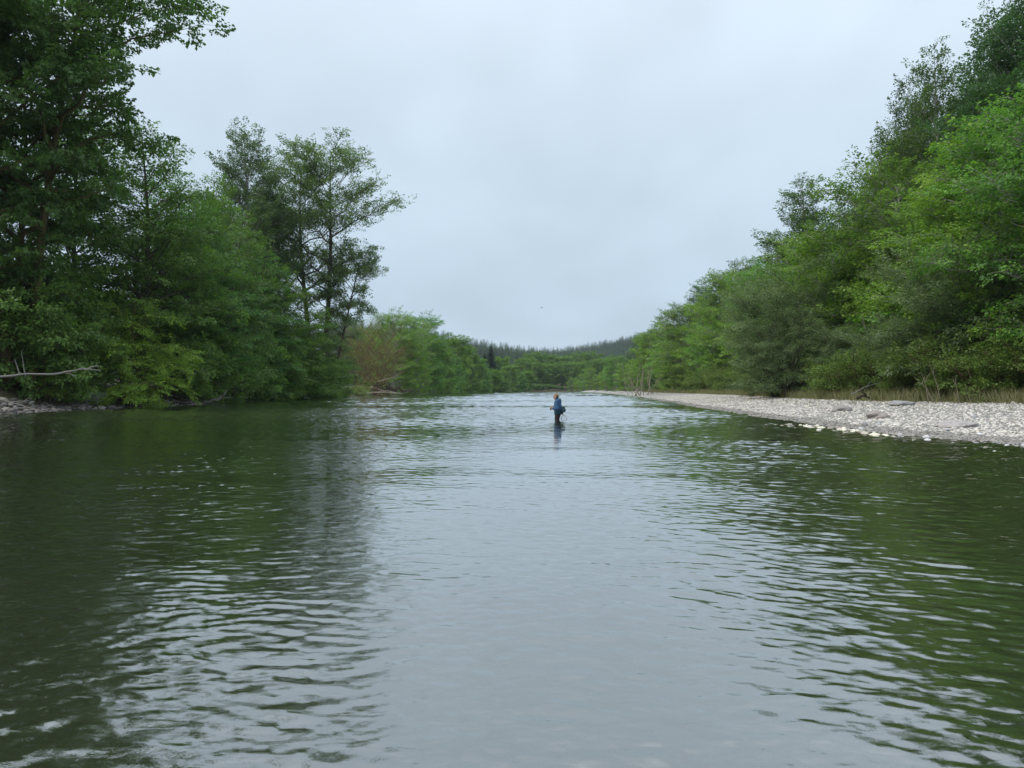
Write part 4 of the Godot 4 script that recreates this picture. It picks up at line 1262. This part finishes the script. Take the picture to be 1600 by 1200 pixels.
func build_deadwood() -> void:
	var r := RandomNumberGenerator.new()
	r.seed = 800
	var grey := grained(lin(0.09, 0.08, 0.07), lin(0.26, 0.25, 0.23), 0.03, 0.8, 0.8, 0.85, 81)
	var tan_ := grained(lin(0.12, 0.1, 0.07), lin(0.3, 0.26, 0.2), 0.03, 0.8, 0.8, 0.85, 82)
	var dark := grained(lin(0.04, 0.03, 0.022), lin(0.09, 0.07, 0.055), 0.03, 0.8, 2.0, 0.9, 83)
	dead_branch("dead_branch", "long pale bare branch sticking out level from the dark bank", "branch", "", [spot(-60, 594, 45), spot(0, 588, 44.6), spot(80, 583, 44.2), spot(128, 577, 44), spot(156, 571, 44)], 0.09, [[0.72, Vector3(1.35, -0.08, 0.1)], [0.6, Vector3(0.7, -0.25, 0)], [0.35, Vector3(-0.3, 0.9, 0)]], grey)
	dead_branch("dead_branch", "bare crooked branch lying low over the water below the dark bank", "branch", "", [spot(-40, 612, 43.5), spot(0, 624, 43.3), spot(34, 633, 43), spot(66, 642, 42.8)], 0.06, [[0.5, Vector3(0.9, 0.1, 0)]], grey)
	dead_branch("dead_branch", "short forked branch curving up beside the crooked low one", "branch", "", [spot(-30, 630, 43.8), spot(10, 628, 43.6), spot(36, 628, 43.5), spot(50, 623, 43.4)], 0.045, [[0.7, Vector3(0.3, 0.25, 0)]], grey)
	dead_branch("dead_branch", "thin upright bare stick against the dark shrubs", "branch", "", [spot(40, 588, 44.4), spot(36, 570, 44.4), spot(33, 548, 44.6)], 0.03, [], grey)
	dead_branch("dead_branch", "bent grey stick curving up from the foot of the alders", "branch", "", [spot(318, 628, 68), spot(338, 624, 68), spot(350, 617, 68), spot(354, 609, 68)], 0.13, [[0.3, Vector3(1.6, 0.2, 0)]], grey)
	dead_branch("snag", "pale stub of wood leaning out of the water past the wooded bank", "branch", "", [spot(547, 627, 118), spot(549, 620, 118), spot(552, 615, 118)], 0.22, [], tan_)
	# the drift pile under the half bare shrub
	dead_branch("driftwood_log", "dark root mass washed up under the brown half bare shrub", "driftwood", "drift pile under the bare shrub", [spot(596, 612, 160), spot(612, 607, 160), spot(640, 610, 161)], 0.75, [[0.1, Vector3(-1.5, 1.2, 0.4)], [0.3, Vector3(0.3, 1.3, 0.3)], [0.6, Vector3(1.2, 0.9, 0.2)]], dark)
	dead_branch("driftwood_log", "pale log resting on the dark root mass of the drift pile", "driftwood", "drift pile under the bare shrub", [spot(580, 605, 158), spot(600, 611, 158), spot(622, 614, 157)], 0.25, [], tan_)
	dead_branch("driftwood_log", "thin pale pole lying flat before the dark root mass", "driftwood", "drift pile under the bare shrub", [spot(560, 614, 150), spot(590, 613, 152), spot(630, 615, 152)], 0.16, [[0.5, Vector3(1.5, 0.5, 0)]], tan_)
	dead_branch("driftwood_log", "pale branch sweeping up out of the brown half bare shrub", "driftwood", "drift pile under the bare shrub", [spot(590, 596, 155), spot(612, 590, 154), spot(636, 578, 154)], 0.1, [[0.5, Vector3(2.0, 0.2, 0)]], tan_)
	var heap := grained(lin(0.10, 0.08, 0.06), lin(0.22, 0.18, 0.14), 0.03, 2.0, 0.0, 0.9, 84)
	for k in 9:
		var from := on_ground(16.0 + k * 2.2 + r.randf_range(-1.0, 1.0), 396.0 + r.randf_range(-1.0, 8.0)) + Vector3(0, r.randf_range(0.0, 2.2), 0)
		var run := Vector3(r.randf_range(-6.0, 6.0), r.randf_range(-0.2, 1.6), r.randf_range(-2.0, 2.0))
		dead_branch("driftwood_log", "brown drift log in the heap at the far bend of the river", "driftwood", "drift heap at the far bend", [from, from + run * 0.5, from + run], r.randf_range(0.25, 0.5), [[0.5, Vector3(r.randf_range(-1.5, 1.5), 1.2, 0.3)]], heap)
	# the clump of dead stems where the bar meets the alders
	for e in [[983, 611, 976, 584], [991, 613, 1002, 588], [1008, 614, 1030, 590], [1026, 612, 1034, 582], [997, 614, 972, 596], [988, 612, 984, 578], [994, 612, 996, 570], [1000, 613, 1004, 567], [1006, 613, 1003, 575], [1012, 612, 1018, 562], [1018, 613, 1010, 572], [1002, 614, 986, 590], [1022, 613, 1008, 578], [1052, 610, 1051, 578]]:
		var d := 146.0 + r.randf_range(-2.0, 2.0)
		var base := spot(e[0], e[1], d)
		base.y = height(base.x, base.z) - 0.3
		var top := spot(e[2] + r.randf_range(-4, 4), e[3], d)
		dead_branch("dead_tree", "bare pale stem in the clump of dead stems past the brush", "dead tree", "clump of dead stems", [base, base.lerp(top, 0.5) + Vector3(r.randf_range(-0.4, 0.4), 0.2, 0), top], r.randf_range(0.06, 0.11), [[0.6, Vector3(r.randf_range(-1, 1), 1.2, 0)]], tan_)
	for e in [[1465, 630, 1428, 588, 38.5], [1452, 628, 1440, 585, 39.0], [1470, 622, 1452, 565, 39.5], [1500, 622, 1488, 590, 38.0]]:
		var base := spot(e[0], e[1], e[4])
		base.y = height(base.x, base.z) - 0.1
		dead_branch("bare_sapling", "thin pale bare sapling leaning at the back of the cobbles", "dead tree", "leaning saplings at the back of the bar", [base, base.lerp(spot(e[2], e[3], e[4]), 0.5) + Vector3(0.05, 0.1, 0), spot(e[2], e[3], e[4])], 0.028, [[0.7, Vector3(r.randf_range(-0.3, 0.3), 0.5, 0)]], tan_)
	for e in [[1367, 622, 1348, 488, 51.5], [1392, 622, 1372, 476, 52.0]]:
		var base := spot(e[0], e[1], e[4])
		base.y = height(base.x, base.z) - 0.1
		dead_branch("pale_trunk", "slim pale trunk leaning before the dark gap in the alders", "dead tree", "pale trunks before the gap", [base, base.lerp(spot(e[2], e[3], e[4]), 0.5) + Vector3(0.1, 0, 0), spot(e[2], e[3], e[4])], 0.06, [[0.8, Vector3(-0.4, 0.8, 0)]], grey)
	dead_branch("fallen_branch", "pale fallen branch propped in the brush behind the bar", "branch", "", [spot(1330, 617, 43), spot(1350, 605, 43.2), spot(1374, 598, 43.5)], 0.035, [[0.6, Vector3(0.3, 0.35, 0)]], grey)
	dead_branch("dark_stump", "dark burnt looking stump at the upper edge of the cobbles", "stump", "", [spot(1338, 622, 44), spot(1350, 619, 44), spot(1360, 623, 44)], 0.11, [[0.5, Vector3(-0.5, 0.2, 0.2)]], dark)

func build_bird() -> void:
	var at := spot(847, 481, 170)
	var o := thing("bird", "tiny dark bird flying high against the overcast sky", "bird", at, 0.6)
	var m := plain(lin(0.03, 0.03, 0.035), 0.8)
	part("body", net([[Vector3(0, 0, -0.18), Vector3(0, 0, 0.1), 0.03, 0.055], [Vector3(0, 0, 0.1), Vector3(0, 0.01, 0.2), 0.05, 0.035], [Vector3(0, 0, -0.18), Vector3(0, 0, -0.3), 0.025, 0.03]], 0.02, 0.03), m, o)
	for s in [-1.0, 1.0]:
		var v := PackedVector3Array([Vector3(0, 0.02, 0.1), Vector3(0, 0.02, -0.08), Vector3(0.25 * s, 0.16, 0.12), Vector3(0.25 * s, 0.15, -0.06), Vector3(0.5 * s, 0.2, -0.02)])
		var w := PackedVector3Array()
		for q in v: w.append(q)
		for q in v: w.append(q - Vector3(0, 0.012, 0))
		var n := PackedVector3Array()
		for k in 5: n.append(Vector3.UP)
		for k in 5: n.append(Vector3.DOWN)
		part("wing", arrays_mesh(w, n, PackedInt32Array([0, 1, 2, 2, 1, 3, 2, 3, 4, 5, 7, 6, 7, 8, 6, 7, 9, 8])), m, o)
